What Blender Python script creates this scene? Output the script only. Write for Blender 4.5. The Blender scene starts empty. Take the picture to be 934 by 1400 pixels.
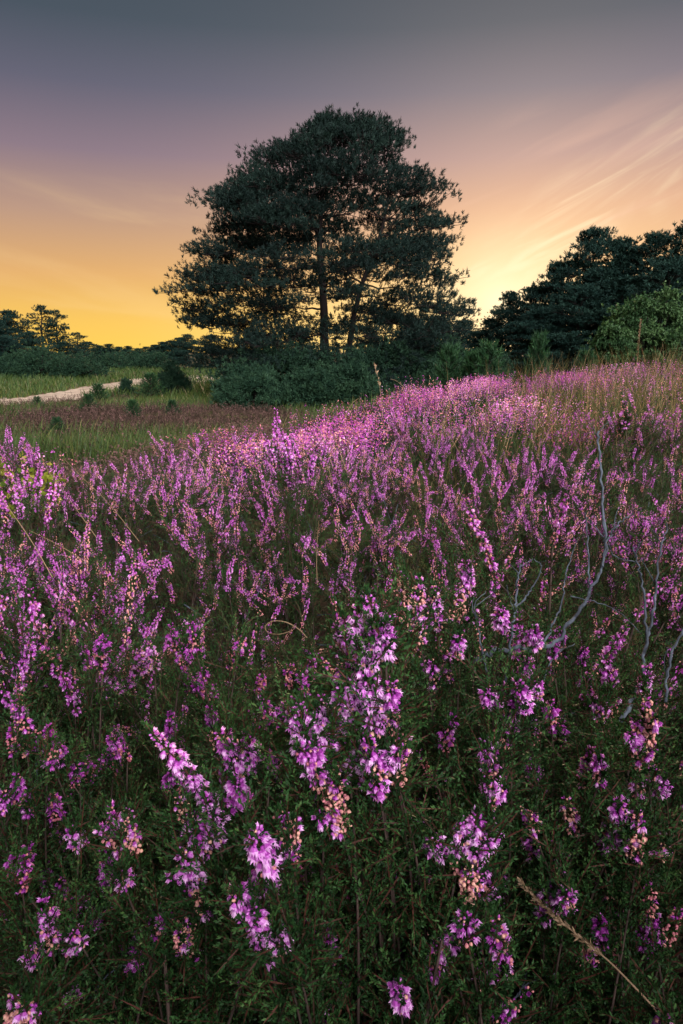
import bpy, math, random
import numpy as np
from mathutils import Vector, Matrix

rng = np.random.default_rng(11)
random.seed(11)
S = bpy.context.scene
COL = S.collection
PI = math.pi

# ------------------------------------------------------------------ camera --
FPX = 932.0                      # focal length in pixels of a 934 x 1400 picture (24 mm, portrait)
PITCH = math.atan((700 - 478) / FPX)
CZ = 0.68                        # lens height above the soil, metres
CAM = np.array([0.0, 0.0, CZ])
cp, sp = math.cos(PITCH), math.sin(PITCH)

def at(px, py, t):
    """world point seen at pixel (px, py) of the photograph, t metres along the view axis"""
    dx = (px - 467) / FPX; dy = (700 - py) / FPX
    return np.array([dx * t, t * (cp + dy * sp), CZ + t * (dy * cp - sp)])

def zat(py, y):
    """height seen at picture row py on a vertical that stands y metres ahead"""
    dy = (700 - py) / FPX
    return CZ + y / (cp + dy * sp) * (dy * cp - sp)

def proj(p):
    x, y, z = p[0], p[1], p[2] - CZ
    t = y * cp - z * sp
    if t < 0.02: return None
    v = y * sp + z * cp
    return 467 + FPX * x / t, 700 - FPX * v / t, t

def sstep(a, b, x):
    u = np.clip((np.asarray(x, float) - a) / (b - a), 0, 1)
    return u * u * (3 - 2 * u)

EX = [-40, -6, -1.5, -1.09, -.73, -.43, .7, 3.1, 8, 40]
EY = [1.0, 1.4, 2.9, 3.6, 4.7, 5.6, 7.2, 8.6, 11, 14]
def edge(x): return np.interp(x, EX, EY)

def ground(x, y):
    x = np.asarray(x, float); y = np.asarray(y, float)
    s = y - edge(x)
    hump = 1 - sstep(0, 5.5, s)
    tx = np.interp(x, [-6, -1.5, -.4, .7, 2.2, 3.1, 6, 12], [-.26, -.20, -.14, .06, .11, .17, .42, .5])
    top = tx * sstep(.7, 5.5, y) + .02 * np.sin(x * 2.3 + 1) * np.sin(y * 1.9) * sstep(.5, 1.5, y)
    val = -0.60 * sstep(2.5, 9, y) - 0.42 * sstep(9, 25, y)
    val = val + .06 * np.sin(x * .35 + .4) * np.cos(y * .23) * sstep(6, 14, y)
    far = 1 - sstep(90, 160, np.hypot(x, y))
    return top * hump + val * (1 - hump) * 1.0 + (1 - far) * 0

def on_ground(px, py, tmax=260):
    """first point of the terrain along a pixel's ray"""
    t = .2
    while t < tmax:
        p = at(px, py, t)
        if p[2] < ground(p[0], p[1]): return p
        t *= 1.02
    return at(px, py, tmax)

# --------------------------------------------------------------- materials --
def new_mat(name):
    m = bpy.data.materials.new(name); m.use_nodes = True
    nt = m.node_tree; nt.nodes.clear()
    return m, nt, nt.nodes, nt.links

def leafy(name, cols, rough=.6, trans=.3, spec=.25, hue_obj=.0, tcol=None):
    """surface whose own colour is picked from a ramp by the per-face attribute 'var' (+ object random)"""
    m, nt, N, L = new_mat(name)
    a = N.new('ShaderNodeAttribute'); a.attribute_name = 'var'
    oi = N.new('ShaderNodeObjectInfo')
    ad = N.new('ShaderNodeMath'); ad.operation = 'MULTIPLY_ADD'
    L.new(oi.outputs['Random'], ad.inputs[0]); ad.inputs[1].default_value = hue_obj
    L.new(a.outputs['Fac'], ad.inputs[2])
    r = N.new('ShaderNodeValToRGB'); r.color_ramp.elements.remove(r.color_ramp.elements[1])
    for i, (p, c) in enumerate(cols):
        e = r.color_ramp.elements[0] if i == 0 else r.color_ramp.elements.new(p)
        e.position = p; e.color = (*c, 1)
    L.new(ad.outputs[0], r.inputs[0])
    b = N.new('ShaderNodeBsdfPrincipled')
    b.inputs['Roughness'].default_value = rough
    b.inputs['Specular IOR Level'].default_value = spec
    L.new(r.outputs[0], b.inputs['Base Color'])
    o = N.new('ShaderNodeOutputMaterial')
    if trans > 0:
        t = N.new('ShaderNodeBsdfTranslucent')
        if tcol:
            mx = N.new('ShaderNodeMixRGB'); mx.blend_type = 'MULTIPLY'; mx.inputs[0].default_value = 1
            L.new(r.outputs[0], mx.inputs[1]); mx.inputs[2].default_value = (*tcol, 1)
            L.new(mx.outputs[0], t.inputs[0])
        else:
            L.new(r.outputs[0], t.inputs[0])
        ms = N.new('ShaderNodeMixShader'); ms.inputs[0].default_value = trans
        L.new(b.outputs[0], ms.inputs[1]); L.new(t.outputs[0], ms.inputs[2]); L.new(ms.outputs[0], o.inputs[0])
    else:
        L.new(b.outputs[0], o.inputs[0])
    return m

def barky(name, c1, c2, scale=30, bump=.4, rough=.85):
    m, nt, N, L = new_mat(name)
    tc = N.new('ShaderNodeTexCoord'); mp = N.new('ShaderNodeMapping')
    mp.inputs['Scale'].default_value = (scale, scale, scale * .25)
    L.new(tc.outputs['Object'], mp.inputs[0])
    n = N.new('ShaderNodeTexNoise'); n.inputs['Scale'].default_value = 1; n.inputs['Detail'].default_value = 6
    L.new(mp.outputs[0], n.inputs['Vector'])
    r = N.new('ShaderNodeValToRGB'); r.color_ramp.elements[0].position = .35; r.color_ramp.elements[1].position = .68
    r.color_ramp.elements[0].color = (*c1, 1); r.color_ramp.elements[1].color = (*c2, 1)
    L.new(n.outputs['Fac'], r.inputs[0])
    b = N.new('ShaderNodeBsdfPrincipled'); b.inputs['Roughness'].default_value = rough
    b.inputs['Specular IOR Level'].default_value = .2
    L.new(r.outputs[0], b.inputs['Base Color'])
    bp = N.new('ShaderNodeBump'); bp.inputs['Strength'].default_value = bump; bp.inputs['Distance'].default_value = .004
    L.new(n.outputs['Fac'], bp.inputs['Height']); L.new(bp.outputs[0], b.inputs['Normal'])
    o = N.new('ShaderNodeOutputMaterial'); L.new(b.outputs[0], o.inputs[0])
    return m

M = {}
M['petal'] = leafy('heather_petal', [(0, (.25, .022, .26)), (.35, (.48, .080, .49)), (.7, (.70, .25, .72)), (1, (.86, .55, .87))], .5, .46, .3, .12)
M['faded'] = leafy('faded_bell', [(0, (.30, .07, .10)), (.35, (.55, .20, .24)), (.7, (.66, .32, .27)), (1, (.74, .46, .34))], .6, .3, .3, .12)
M['hleaf'] = leafy('heather_leaf', [(0, (.003, .011, .004)), (.5, (.009, .035, .009)), (.8, (.022, .070, .017)), (1, (.046, .108, .026))], .6, .2, .15, .08)
M['hstem'] = leafy('heather_stem', [(0, (.012, .009, .005)), (1, (.055, .019, .012))], .7, 0, .2, .3)
M['wood'] = barky('heather_wood', (.018, .013, .010), (.065, .046, .036), 160, .5)
M['deadwood'] = barky('weathered_deadwood', (.016, .021, .026), (.080, .105, .125), 120, .8)
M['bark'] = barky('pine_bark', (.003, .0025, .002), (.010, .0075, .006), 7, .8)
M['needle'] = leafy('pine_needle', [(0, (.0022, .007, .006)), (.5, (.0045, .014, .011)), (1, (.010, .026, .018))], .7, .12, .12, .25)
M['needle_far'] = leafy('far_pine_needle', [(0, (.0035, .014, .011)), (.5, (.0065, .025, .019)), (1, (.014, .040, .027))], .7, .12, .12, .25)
M['shrub'] = leafy('shrub_needle', [(0, (.0040, .016, .009)), (.5, (.0085, .029, .015)), (1, (.019, .050, .023))], .7, .15, .12, .25)
M['leaf'] = leafy('birch_leaf', [(0, (.010, .034, .012)), (.5, (.022, .062, .019)), (1, (.052, .11, .034))], .6, .3, .2, .2)
M['sapling'] = leafy('sapling_needle', [(0, (.004, .018, .007)), (.5, (.008, .034, .012)), (1, (.020, .065, .020))], .6, .2, .2, .2)
M['bramble'] = leafy('bramble_leaf', [(0, (.06, .11, .012)), (.5, (.15, .20, .02)), (1, (.28, .28, .04))], .5, .4, .3, .1)
M['grass'] = leafy('green_grass', [(0, (.020, .050, .012)), (.5, (.050, .090, .018)), (.85, (.10, .12, .028)), (1, (.19, .16, .06))], .6, .35, .25, 0)
M['blond'] = leafy('blond_grass', [(0, (.022, .042, .010)), (.55, (.070, .070, .022)), (1, (.28, .20, .10))], .6, .4, .25, 0)
M['straw'] = leafy('straw', [(0, (.11, .08, .04)), (1, (.27, .195, .11))], .6, .3, .3, .2)
M['brownheath'] = leafy('brown_heath', [(0, (.014, .011, .007)), (.5, (.034, .024, .016)), (1, (.115, .068, .058))], .8, .15, .15, 0)
M['sand'] = None

# ground: peat, moss and turf
def ground_mat():
    m, nt, N, L = new_mat('heath_soil')
    tc = N.new('ShaderNodeTexCoord')
    n1 = N.new('ShaderNodeTexNoise'); n1.inputs['Scale'].default_value = .35; n1.inputs['Detail'].default_value = 8
    n2 = N.new('ShaderNodeTexNoise'); n2.inputs['Scale'].default_value = 9; n2.inputs['Detail'].default_value = 8
    L.new(tc.outputs['Object'], n1.inputs['Vector']); L.new(tc.outputs['Object'], n2.inputs['Vector'])
    r1 = N.new('ShaderNodeValToRGB')
    r1.color_ramp.elements[0].position = .42; r1.color_ramp.elements[0].color = (.075, .048, .034, 1)
    r1.color_ramp.elements[1].position = .60; r1.color_ramp.elements[1].color = (.070, .085, .022, 1)
    L.new(n1.outputs['Fac'], r1.inputs[0])
    r2 = N.new('ShaderNodeValToRGB')
    r2.color_ramp.elements[0].position = .3; r2.color_ramp.elements[0].color = (.45, .45, .45, 1)
    r2.color_ramp.elements[1].position = .7; r2.color_ramp.elements[1].color = (1.25, 1.2, 1.1, 1)
    L.new(n2.outputs['Fac'], r2.inputs[0])
    mx = N.new('ShaderNodeMixRGB'); mx.blend_type = 'MULTIPLY'; mx.inputs[0].default_value = 1
    L.new(r1.outputs[0], mx.inputs[1]); L.new(r2.outputs[0], mx.inputs[2])
    b = N.new('ShaderNodeBsdfPrincipled'); b.inputs['Roughness'].default_value = .95
    b.inputs['Specular IOR Level'].default_value = .1
    L.new(mx.outputs[0], b.inputs['Base Color'])
    bp = N.new('ShaderNodeBump'); bp.inputs['Distance'].default_value = .03; bp.inputs['Strength'].default_value = .7
    L.new(n2.outputs['Fac'], bp.inputs['Height']); L.new(bp.outputs[0], b.inputs['Normal'])
    o = N.new('ShaderNodeOutputMaterial'); L.new(b.outputs[0], o.inputs[0])
    return m
M['soil'] = ground_mat()

def sand_mat():
    m, nt, N, L = new_mat('pale_sand')
    tc = N.new('ShaderNodeTexCoord')
    n = N.new('ShaderNodeTexNoise'); n.inputs['Scale'].default_value = 2.2; n.inputs['Detail'].default_value = 10
    L.new(tc.outputs['Object'], n.inputs['Vector'])
    r = N.new('ShaderNodeValToRGB')
    r.color_ramp.elements[0].position = .3; r.color_ramp.elements[0].color = (.10, .08, .055, 1)
    r.color_ramp.elements[1].position = .62; r.color_ramp.elements[1].color = (.31, .27, .195, 1)
    L.new(n.outputs['Fac'], r.inputs[0])
    b = N.new('ShaderNodeBsdfPrincipled'); b.inputs['Roughness'].default_value = .95
    L.new(r.outputs[0], b.inputs['Base Color'])
    bp = N.new('ShaderNodeBump'); bp.inputs['Distance'].default_value = .08; bp.inputs['Strength'].default_value = .8
    L.new(n.outputs['Fac'], bp.inputs['Height']); L.new(bp.outputs[0], b.inputs['Normal'])
    o = N.new('ShaderNodeOutputMaterial'); L.new(b.outputs[0], o.inputs[0])
    return m
M['sand'] = sand_mat()

# ------------------------------------------------------------ mesh building --
class MB:
    """collects quads and triangles (numpy) and builds ONE mesh"""
    def __init__(s): s.V = []; s.Q = []; s.T = []; s.n = 0
    def add(s, V, F, mat=0, var=0.5, smooth=False):
        V = np.asarray(V, np.float32).reshape(-1, 3); F = np.asarray(F, np.int32)
        if len(F) == 0: return
        m = len(F)
        mat = np.full(m, mat, np.int32) if np.isscalar(mat) else np.asarray(mat, np.int32)
        var = np.full(m, var, np.float32) if np.isscalar(var) else np.asarray(var, np.float32)
        (s.Q if F.shape[1] == 4 else s.T).append((F + s.n, mat, var, np.full(m, smooth)))
        s.V.append(V); s.n += len(V)
    def join(s, V, F, more):
        """same vertices, several face arrays"""
        V = np.asarray(V, np.float32).reshape(-1, 3)
        for F, mat, var, sm in more:
            F = np.asarray(F, np.int32)
            if len(F) == 0: continue
            m = len(F)
            mat = np.full(m, mat, np.int32) if np.isscalar(mat) else mat
            var = np.full(m, var, np.float32) if np.isscalar(var) else var
            (s.Q if F.shape[1] == 4 else s.T).append((F + s.n, mat, var, np.full(m, sm)))
        s.V.append(V); s.n += len(V)
    def mesh(s, name, mats):
        me = bpy.data.meshes.new(name)
        V = np.concatenate(s.V)
        parts = s.T + s.Q
        lv = np.concatenate([p[0].ravel() for p in parts])
        tot = np.concatenate([np.full(len(p[0]), p[0].shape[1], np.int32) for p in parts])
        mi = np.concatenate([p[1] for p in parts]); va = np.concatenate([p[2] for p in parts])
        sm = np.concatenate([p[3] for p in parts])
        st = np.zeros(len(tot), np.int32); st[1:] = np.cumsum(tot)[:-1]
        me.vertices.add(len(V)); me.vertices.foreach_set('co', V.ravel())
        me.loops.add(len(lv)); me.loops.foreach_set('vertex_index', lv)
        me.polygons.add(len(tot)); me.polygons.foreach_set('loop_start', st); me.polygons.foreach_set('loop_total', tot)
        me.polygons.foreach_set('material_index', mi)
        me.polygons.foreach_set('use_smooth', sm)
        a = me.attributes.new('var', 'FLOAT', 'FACE'); a.data.foreach_set('value', va.astype(np.float32))
        for m in mats: me.materials.append(M[m])
        me.update(calc_edges=True)
        return me

def link(name, me, parent=None, loc=None):
    o = bpy.data.objects.new(name, me); COL.objects.link(o)
    if parent is not None: o.parent = parent
    if loc is not None: o.location = loc
    return o

def tag(o, label=None, cat=None, group=None, kind=None):
    if label: o['label'] = label
    if cat: o['category'] = cat
    if group: o['group'] = group
    if kind: o['kind'] = kind
    return o

def thing(name, loc, label, cat, group=None, rz=0):
    o = bpy.data.objects.new(name, None); COL.objects.link(o)
    o.location = [float(v) for v in loc]; o.rotation_euler = (0, 0, rz); o.empty_display_size = .1
    return tag(o, label, cat, group)

def nrm(v):
    v = np.asarray(v, float); return v / np.maximum(np.linalg.norm(v, axis=-1, keepdims=True), 1e-9)

def frames(D, roll=None):
    """rotation matrices (n,3,3) with third column D"""
    D = nrm(D); n = len(D)
    ref = np.tile([0., 0, 1], (n, 1)); ref[np.abs(D[:, 2]) > .95] = [1, 0, 0]
    X = nrm(np.cross(ref, D)); Y = np.cross(D, X)
    if roll is not None:
        c, s_ = np.cos(roll)[:, None], np.sin(roll)[:, None]
        X, Y = X * c + Y * s_, Y * c - X * s_
    return np.stack([X, Y, D], axis=2)

def scatter(mb, tpl, pos, R, s, var, dv=0.0):
    """copies of a template (V, [(F, mat, dvar, smooth)]) merged into mb; one var per copy"""
    TV, fs = tpl; n = len(pos); k = len(TV)
    if n == 0: return
    s = np.asarray(s, float)
    if s.ndim == 1: s = s[:, None]
    W = np.einsum('nij,nkj->nki', R, TV[None] * s[:, None, :] if s.shape[1] == 3 else TV[None] * s[:, :, None]) + np.asarray(pos)[:, None, :]
    off = (np.arange(n) * k)[:, None, None]
    out = []
    for F, mat, dvar, smo in fs:
        FF = (np.asarray(F)[None] + off).reshape(-1, np.asarray(F).shape[1])
        vv = (np.asarray(var)[:, None] + np.asarray(dvar)[None, :]).ravel() if not np.isscalar(dvar) else np.repeat(np.asarray(var) + dvar, len(F))
        out.append((FF, mat, np.clip(vv, 0, 1), smo))
    mb.join(W.reshape(-1, 3), None, out)

def tube(mb, P, r, sides=6, mat=0, var=.5, cap=True, smooth=True):
    P = np.asarray(P, float); n = len(P)
    r = np.full(n, r) if np.isscalar(r) else np.asarray(r, float)
    T = np.gradient(P, axis=0); T = nrm(T)
    ref = np.array([0., 0, 1]) if abs(T[0, 2]) < .9 else np.array([1., 0, 0])
    X = nrm(np.cross(ref, T[0])); Xs = [X]
    for i in range(1, n):
        X = X - T[i] * np.dot(X, T[i]); X = X / max(np.linalg.norm(X), 1e-9); Xs.append(X)
    Xs = np.array(Xs); Ys = np.cross(T, Xs)
    a = np.linspace(0, 2 * PI, sides, endpoint=False)
    V = P[:, None] + r[:, None, None] * (np.cos(a)[None, :, None] * Xs[:, None] + np.sin(a)[None, :, None] * Ys[:, None])
    V = V.reshape(-1, 3)
    i = np.arange(n - 1)[:, None] * sides; j = np.arange(sides)[None]; j2 = (j + 1) % sides
    F = np.stack([i + j, i + j2, i + sides + j2, i + sides + j], axis=2).reshape(-1, 4)
    more = [(F, mat, var, smooth)]
    if cap:
        V = np.vstack([V, P[-1] + T[-1] * r[-1]]); c = len(V) - 1; b = (n - 1) * sides
        more.append((np.array([[b + q, b + (q + 1) % sides, c] for q in range(sides)]), mat, var, smooth))
    mb.join(V, None, more)

def bez(a, b, c, n=8):
    t = np.linspace(0, 1, n)[:, None]
    return (1 - t) ** 2 * np.asarray(a) + 2 * t * (1 - t) * np.asarray(b) + t * t * np.asarray(c)

def catmull(P, k=6):
    P = np.asarray(P, float); Q = np.vstack([2 * P[0] - P[1], P, 2 * P[-1] - P[-2]]); out = []
    for i in range(1, len(Q) - 2):
        for t in np.linspace(0, 1, k, endpoint=False):
            a, b, c, d = Q[i - 1], Q[i], Q[i + 1], Q[i + 2]
            out.append(.5 * ((2 * b) + (c - a) * t + (2 * a - 5 * b + 4 * c - d) * t * t + (3 * b - a - 3 * c + d) * t ** 3))
    out.append(P[-1]); return np.array(out)

# ---- templates ----
KITE = (np.array([[0, 0, 0], [-.5, .06, .45], [0, .0, 1], [.5, .06, .45]], float), [(np.array([[0, 1, 2, 3]]), 0, 0.0, False)])
def kite(mat): return (KITE[0], [(KITE[1][0][0], mat, 0.0, False)])

def bell_open(mat):
    """nodding heather flower along +Z: four pointed sepals over four shorter petals"""
    V = []; F4 = []; F3 = []; d4 = []; d3 = []
    for ring, (r0, r1, r2, z1, z2, w, a0, dv) in enumerate([(.12, .36, .46, .42, 1.0, .22, 0, .06), (.08, .28, .30, .45, .88, .17, PI / 4, -.10)]):
        for q in range(4):
            a = a0 + q * PI / 2; c, s = math.cos(a), math.sin(a)
            def P(r, z, side): return (c * r - s * side, s * r + c * side, z)
            b = len(V)
            V += [P(r0, 0, -.08), P(r0, 0, .08), P(r1, z1, w), P(r1, z1, -w), P(r1 + .06, z1, 0), P(r2, z2, 0)]
            F4 += [[b, b + 4, b + 3, b], ]
            F4.pop()
            F3 += [[b, b + 4, b + 3], [b, b + 1, b + 4], [b + 1, b + 2, b + 4], [b + 3, b + 4, b + 5], [b + 4, b + 2, b + 5]]
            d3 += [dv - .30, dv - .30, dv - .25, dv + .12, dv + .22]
    return (np.array(V, float), [(np.array(F3), mat, np.array(d3), True)])

def bell_shut(mat, rings=((0, .12), (.25, .38), (.55, .44), (.85, .26), (1.0, .05)), sides=6):
    V = []; F = []; d = []
    for k, (z, r) in enumerate(rings):
        for q in range(sides):
            a = 2 * PI * q / sides + .3 * k
            rr = r * (1 + .12 * (q % 2)); V.append((rr * math.cos(a), rr * math.sin(a), z))
    for k in range(len(rings) - 1):
        for q in range(sides):
            F.append([k * sides + q, k * sides + (q + 1) % sides, (k + 1) * sides + (q + 1) % sides, (k + 1) * sides + q])
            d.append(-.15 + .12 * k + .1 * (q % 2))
    return (np.array(V, float), [(np.array(F), mat, np.array(d), True)])

# slots used by every heather spike: 0 stem, 1 petal, 2 faded, 3 leaf
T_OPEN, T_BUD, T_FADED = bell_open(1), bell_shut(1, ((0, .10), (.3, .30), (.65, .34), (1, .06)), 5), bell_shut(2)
T_LOW = (T_OPEN[0][:24], [(np.array([[0, 1, 2], [0, 2, 3], [3, 2, 5], [6, 7, 8], [6, 8, 9], [9, 8, 11], [12, 13, 14], [12, 14, 15], [15, 14, 17], [18, 19, 20], [18, 20, 21], [21, 20, 23]]), 1, np.tile([-.1, 0, .15], 4), False)])
T_LOWF = (bell_shut(2, ((0, .15), (.5, .42), (1, .1)), 4)[0], [(f[0], 2, f[2], True) for f in bell_shut(2, ((0, .15), (.5, .42), (1, .1)), 4)[1]])

def spike_bm(L, n, rad, mode, seed, fl=.0045, bend=.12, mb=None, low=False, gap=(), tint=-.04, pick=0, picked=None):
    """one raceme: thin red stem, scale leaves, bells in all stages; base at 0, along +Z"""
    r = np.random.default_rng(seed); mb = mb or MB()
    ba = r.uniform(0, 2 * PI); bx, by = math.cos(ba) * bend * L, math.sin(ba) * bend * L
    def axis(h): u = np.asarray(h) / L; return np.stack([bx * u * u, by * u * u, np.asarray(h, float)], axis=-1)
    hs = np.linspace(-.006, L * 1.06, 9)
    tube(mb, axis(hs), np.linspace(.0006, .0003, 9), 4, 0, r.uniform(.2, .9))
    u = (np.arange(n) + r.uniform(0, 1, n)) / n
    u = u + .035 * np.sin(u * r.uniform(18, 30) + r.uniform(0, 6))
    u = np.clip(u[r.uniform(0, 1, n) > .12], 0, 1)
    for g0, g1 in gap: u = u[(u < g0) | (u > g1)]
    n = len(u)
    h = L * (.02 + .95 * u)
    ang = np.arange(n) * 2.399 + r.normal(0, .5, n)
    taper = np.where(u > .75, 1 - (u - .75) * 2.2, 1.0) * np.where(u < .12, .75, 1)
    ped = rad * .48 * taper * r.uniform(.6, 1.2, n)
    out = np.stack([np.cos(ang), np.sin(ang), np.zeros(n)], 1)
    pos = axis(h) + out * ped[:, None]
    D = nrm(out * r.uniform(.35, .9, n)[:, None] + np.stack([np.zeros(n)] * 2 + [r.uniform(-1.25, -.3, n) * np.where(u > .88, -.6, 1)], 1) + r.normal(0, .18, (n, 3)))
    size = fl * r.uniform(.8, 1.15, n) * np.where(u > .82, .72, 1)
    R = frames(D, r.uniform(0, 2 * PI, n))
    q = r.uniform(0, 1, n)
    pf = {'fresh': np.where(u < .18, .55, .08), 'mixed': np.where(u < .5, .78, .14), 'faded': np.where(u < .8, .92, .45), 'pink': np.full(n, .5)}[mode]
    fd = q < pf
    bud = (~fd) & (r.uniform(0, 1, n) < np.where(u > .85, .8, .10))
    op = ~fd & ~bud
    var = np.clip(r.normal(.46 + tint, .2, n), 0, 1)
    if pick:
        own = r.permutation(np.where(op)[0])[:pick]; op[own] = False
        for k in own: picked.append((pos[k], R[k], size[k], var[k]))
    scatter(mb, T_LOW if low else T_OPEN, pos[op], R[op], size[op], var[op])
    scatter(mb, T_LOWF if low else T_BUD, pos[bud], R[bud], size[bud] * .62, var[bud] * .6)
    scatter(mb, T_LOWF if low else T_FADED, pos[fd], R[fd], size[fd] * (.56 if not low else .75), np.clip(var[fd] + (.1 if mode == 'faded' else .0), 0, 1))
    # little scale leaves along the stem and a green tip
    if not low:
        m = int(n * .8)
        hh = r.uniform(-.01, L * 1.0, m); aa = r.uniform(0, 2 * PI, m)
        oo = np.stack([np.cos(aa), np.sin(aa), np.full(m, .9)], 1)
        scatter(mb, kite(3), axis(hh), frames(oo, r.uniform(0, 6, m)), np.stack([np.full(m, .0016), np.full(m, .0016), r.uniform(.003, .005, m)], 1), r.uniform(.3, .95, m))
        m = 26
        hh = r.uniform(L * .97, L * 1.08, m); aa = r.uniform(0, 2 * PI, m)
        oo = np.stack([np.cos(aa) * .6, np.sin(aa) * .6, np.full(m, 1.)], 1)
        scatter(mb, kite(3), axis(hh), frames(oo, r.uniform(0, 6, m)), np.stack([np.full(m, .0013), np.full(m, .0013), r.uniform(.002, .004, m)], 1), r.uniform(.5, .9, m))
    return mb
SPIKE_MATS = ['hstem', 'petal', 'faded', 'hleaf']

BLOSSOM = []
for k in range(4):
    bb = MB(); scatter(bb, T_OPEN, np.zeros((1, 3)), np.eye(3)[None], np.ones(1), np.array([.45 + .12 * k])); BLOSSOM.append(bb.mesh('heather_blossom', SPIKE_MATS))
SPIKES = {}
for mode, cnt in (('fresh', 5), ('mixed', 5), ('faded', 4), ('pink', 4)):
    SPIKES[mode] = []
    for k in range(cnt):
        Lk = [.062, .075, .05, .085, .068][k]
        SPIKES[mode].append((spike_bm(Lk, int(Lk * 1050), .0076, mode, 100 + 17 * k + len(mode)).mesh('heather_spike', SPIKE_MATS), Lk))

def shoots(mb, P, D, Ln, r, leaf=.0034, per=26, wide=.0013, lmat=1, smat=0, vr=(.1, .8)):
    """green heather shoots: thin stem + overlapping scale leaves; P, D (n,3), Ln (n)"""
    n = len(P); D = nrm(D)
    # stems as slim kites crossed
    scatter(mb, (KITE[0], [(KITE[1][0][0], smat, 0.0, False)]), P, frames(D, r.uniform(0, 6, n)), np.stack([np.full(n, .0010), np.full(n, .0010), Ln * 1.02], 1), r.uniform(0, 1, n))
    u = np.tile(np.linspace(.04, 1, per), n) + r.uniform(-.02, .02, n * per)
    Pi = np.repeat(P, per, 0); Di = np.repeat(D, per, 0); Li = np.repeat(Ln, per)
    RR = frames(Di); a = r.uniform(0, 2 * PI, n * per)
    side = RR[:, :, 0] * np.cos(a)[:, None] + RR[:, :, 1] * np.sin(a)[:, None]
    pos = Pi + Di * (u * Li)[:, None]
    LD = nrm(Di * r.uniform(.7, 1.3, n * per)[:, None] + side * .75)
    ls = leaf * r.uniform(.7, 1.2, n * per) * np.where(u > .9, .8, 1)
    base = np.repeat(r.uniform(vr[0], vr[1], n), per)
    scatter(mb, kite(lmat), pos, frames(LD, r.uniform(0, 6, n * per)), np.stack([np.full(n * per, wide), np.full(n * per, wide), ls], 1), np.clip(base + u * .15 + r.normal(0, .07, n * per), 0, 1))

def bush_variant(seed, h=.27, spread=.095, stems=7, green=1.0):
    r = np.random.default_rng(seed)
    wood, fol, tips = MB(), MB(), []
    P, D, Ls = [], [], []
    for i in range(stems):
        a = 2 * PI * i / stems + r.uniform(-.4, .4); rad = spread * r.uniform(.35, 1.1)
        top = np.array([math.cos(a) * rad, math.sin(a) * rad, h * r.uniform(.72, 1.0)])
        mid = np.array([math.cos(a) * rad * .75, math.sin(a) * rad * .75, h * .35]) + r.normal(0, .012, 3)
        path = bez((r.normal(0, .006), r.normal(0, .006), -.02), mid, top, 9)
        tube(wood, path, np.linspace(.0022, .0008, 9) * r.uniform(.7, 1.2), 5, 0, .5)
        ends = [(path[-1], path[-1] - path[-2])]
        for b in range(2):
            k = r.integers(4, 7); p0 = path[k]
            d = nrm(nrm(path[k] - path[k - 1]) + r.normal(0, .45, 3) * [1, 1, .4])
            e = p0 + d * h * r.uniform(.28, .5); e[2] = min(e[2], h * 1.02)
            pp = bez(p0, (p0 + e) / 2 + [0, 0, -.008], e, 6)
            tube(wood, pp, np.linspace(.0009, .0005, 6), 4, 0, .5)
            ends.append((pp[-1], pp[-1] - pp[-2]))
            for q in (2, 3, 4):
                P.append(pp[q]); D.append(nrm(pp[q] - pp[q - 1]) + r.normal(0, .6, 3)); Ls.append(r.uniform(.025, .05))
        for e, d in ends:
            d = nrm(nrm(d) + [0, 0, .45]); tips.append((e, d))
            for q in range(5):
                P.append(e - d * r.uniform(0, .05)); D.append(d + r.normal(0, .5, 3)); Ls.append(r.uniform(.025, .055))
        for k in range(3, 9):
            for q in range(4):
                P.append(path[k] + r.normal(0, .003, 3)); D.append(nrm(path[k] - path[k - 1]) + r.normal(0, .75, 3) + [0, 0, .3]); Ls.append(r.uniform(.025, .06))
    P, D, Ls = np.array(P), np.array(D), np.array(Ls)
    shoots(fol, P, D, Ls, r, .0034, 32, .0012)
    # second order side shoots
    idx = r.integers(0, len(P), int(len(P) * 1.6 * green))
    P2 = P[idx] + nrm(D[idx]) * (Ls[idx] * r.uniform(.2, .8, len(idx)))[:, None]
    shoots(fol, P2, nrm(D[idx]) + r.normal(0, .6, (len(idx), 3)), r.uniform(.010, .024, len(idx)), r, .0031, 16, .0011)
    return wood.mesh('heather_wood', ['wood']), fol.mesh('heather_foliage', ['hstem', 'hleaf']), tips

BUSH = [bush_variant(300 + k, .27 + .02 * (k % 3), .085 + .012 * (k % 2)) for k in range(6)]

# -------------------------------------------------------------- the setting --
def axis_grid(n, near, far, p=3.2):
    u = np.linspace(-1, 1, n); return np.sign(u) * (near * np.abs(u) + (far - near) * np.abs(u) ** p)
gx = axis_grid(221, 14, 420, 4.5); gy = axis_grid(301, 24, 420, 4.0) + 3.0
XX, YY = np.meshgrid(gx, gy)
ZZ = ground(XX, YY)
mb = MB(); nx = len(gx)
i, j = np.meshgrid(np.arange(len(gy) - 1), np.arange(nx - 1), indexing='ij')
F = np.stack([i * nx + j, i * nx + j + 1, (i + 1) * nx + j + 1, (i + 1) * nx + j], 2).reshape(-1, 4)
mb.add(np.stack([XX, YY, ZZ], 2).reshape(-1, 3), F, 0, .5, True)
tag(link('ground', mb.mesh('ground', ['soil'])), kind='structure')

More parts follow.
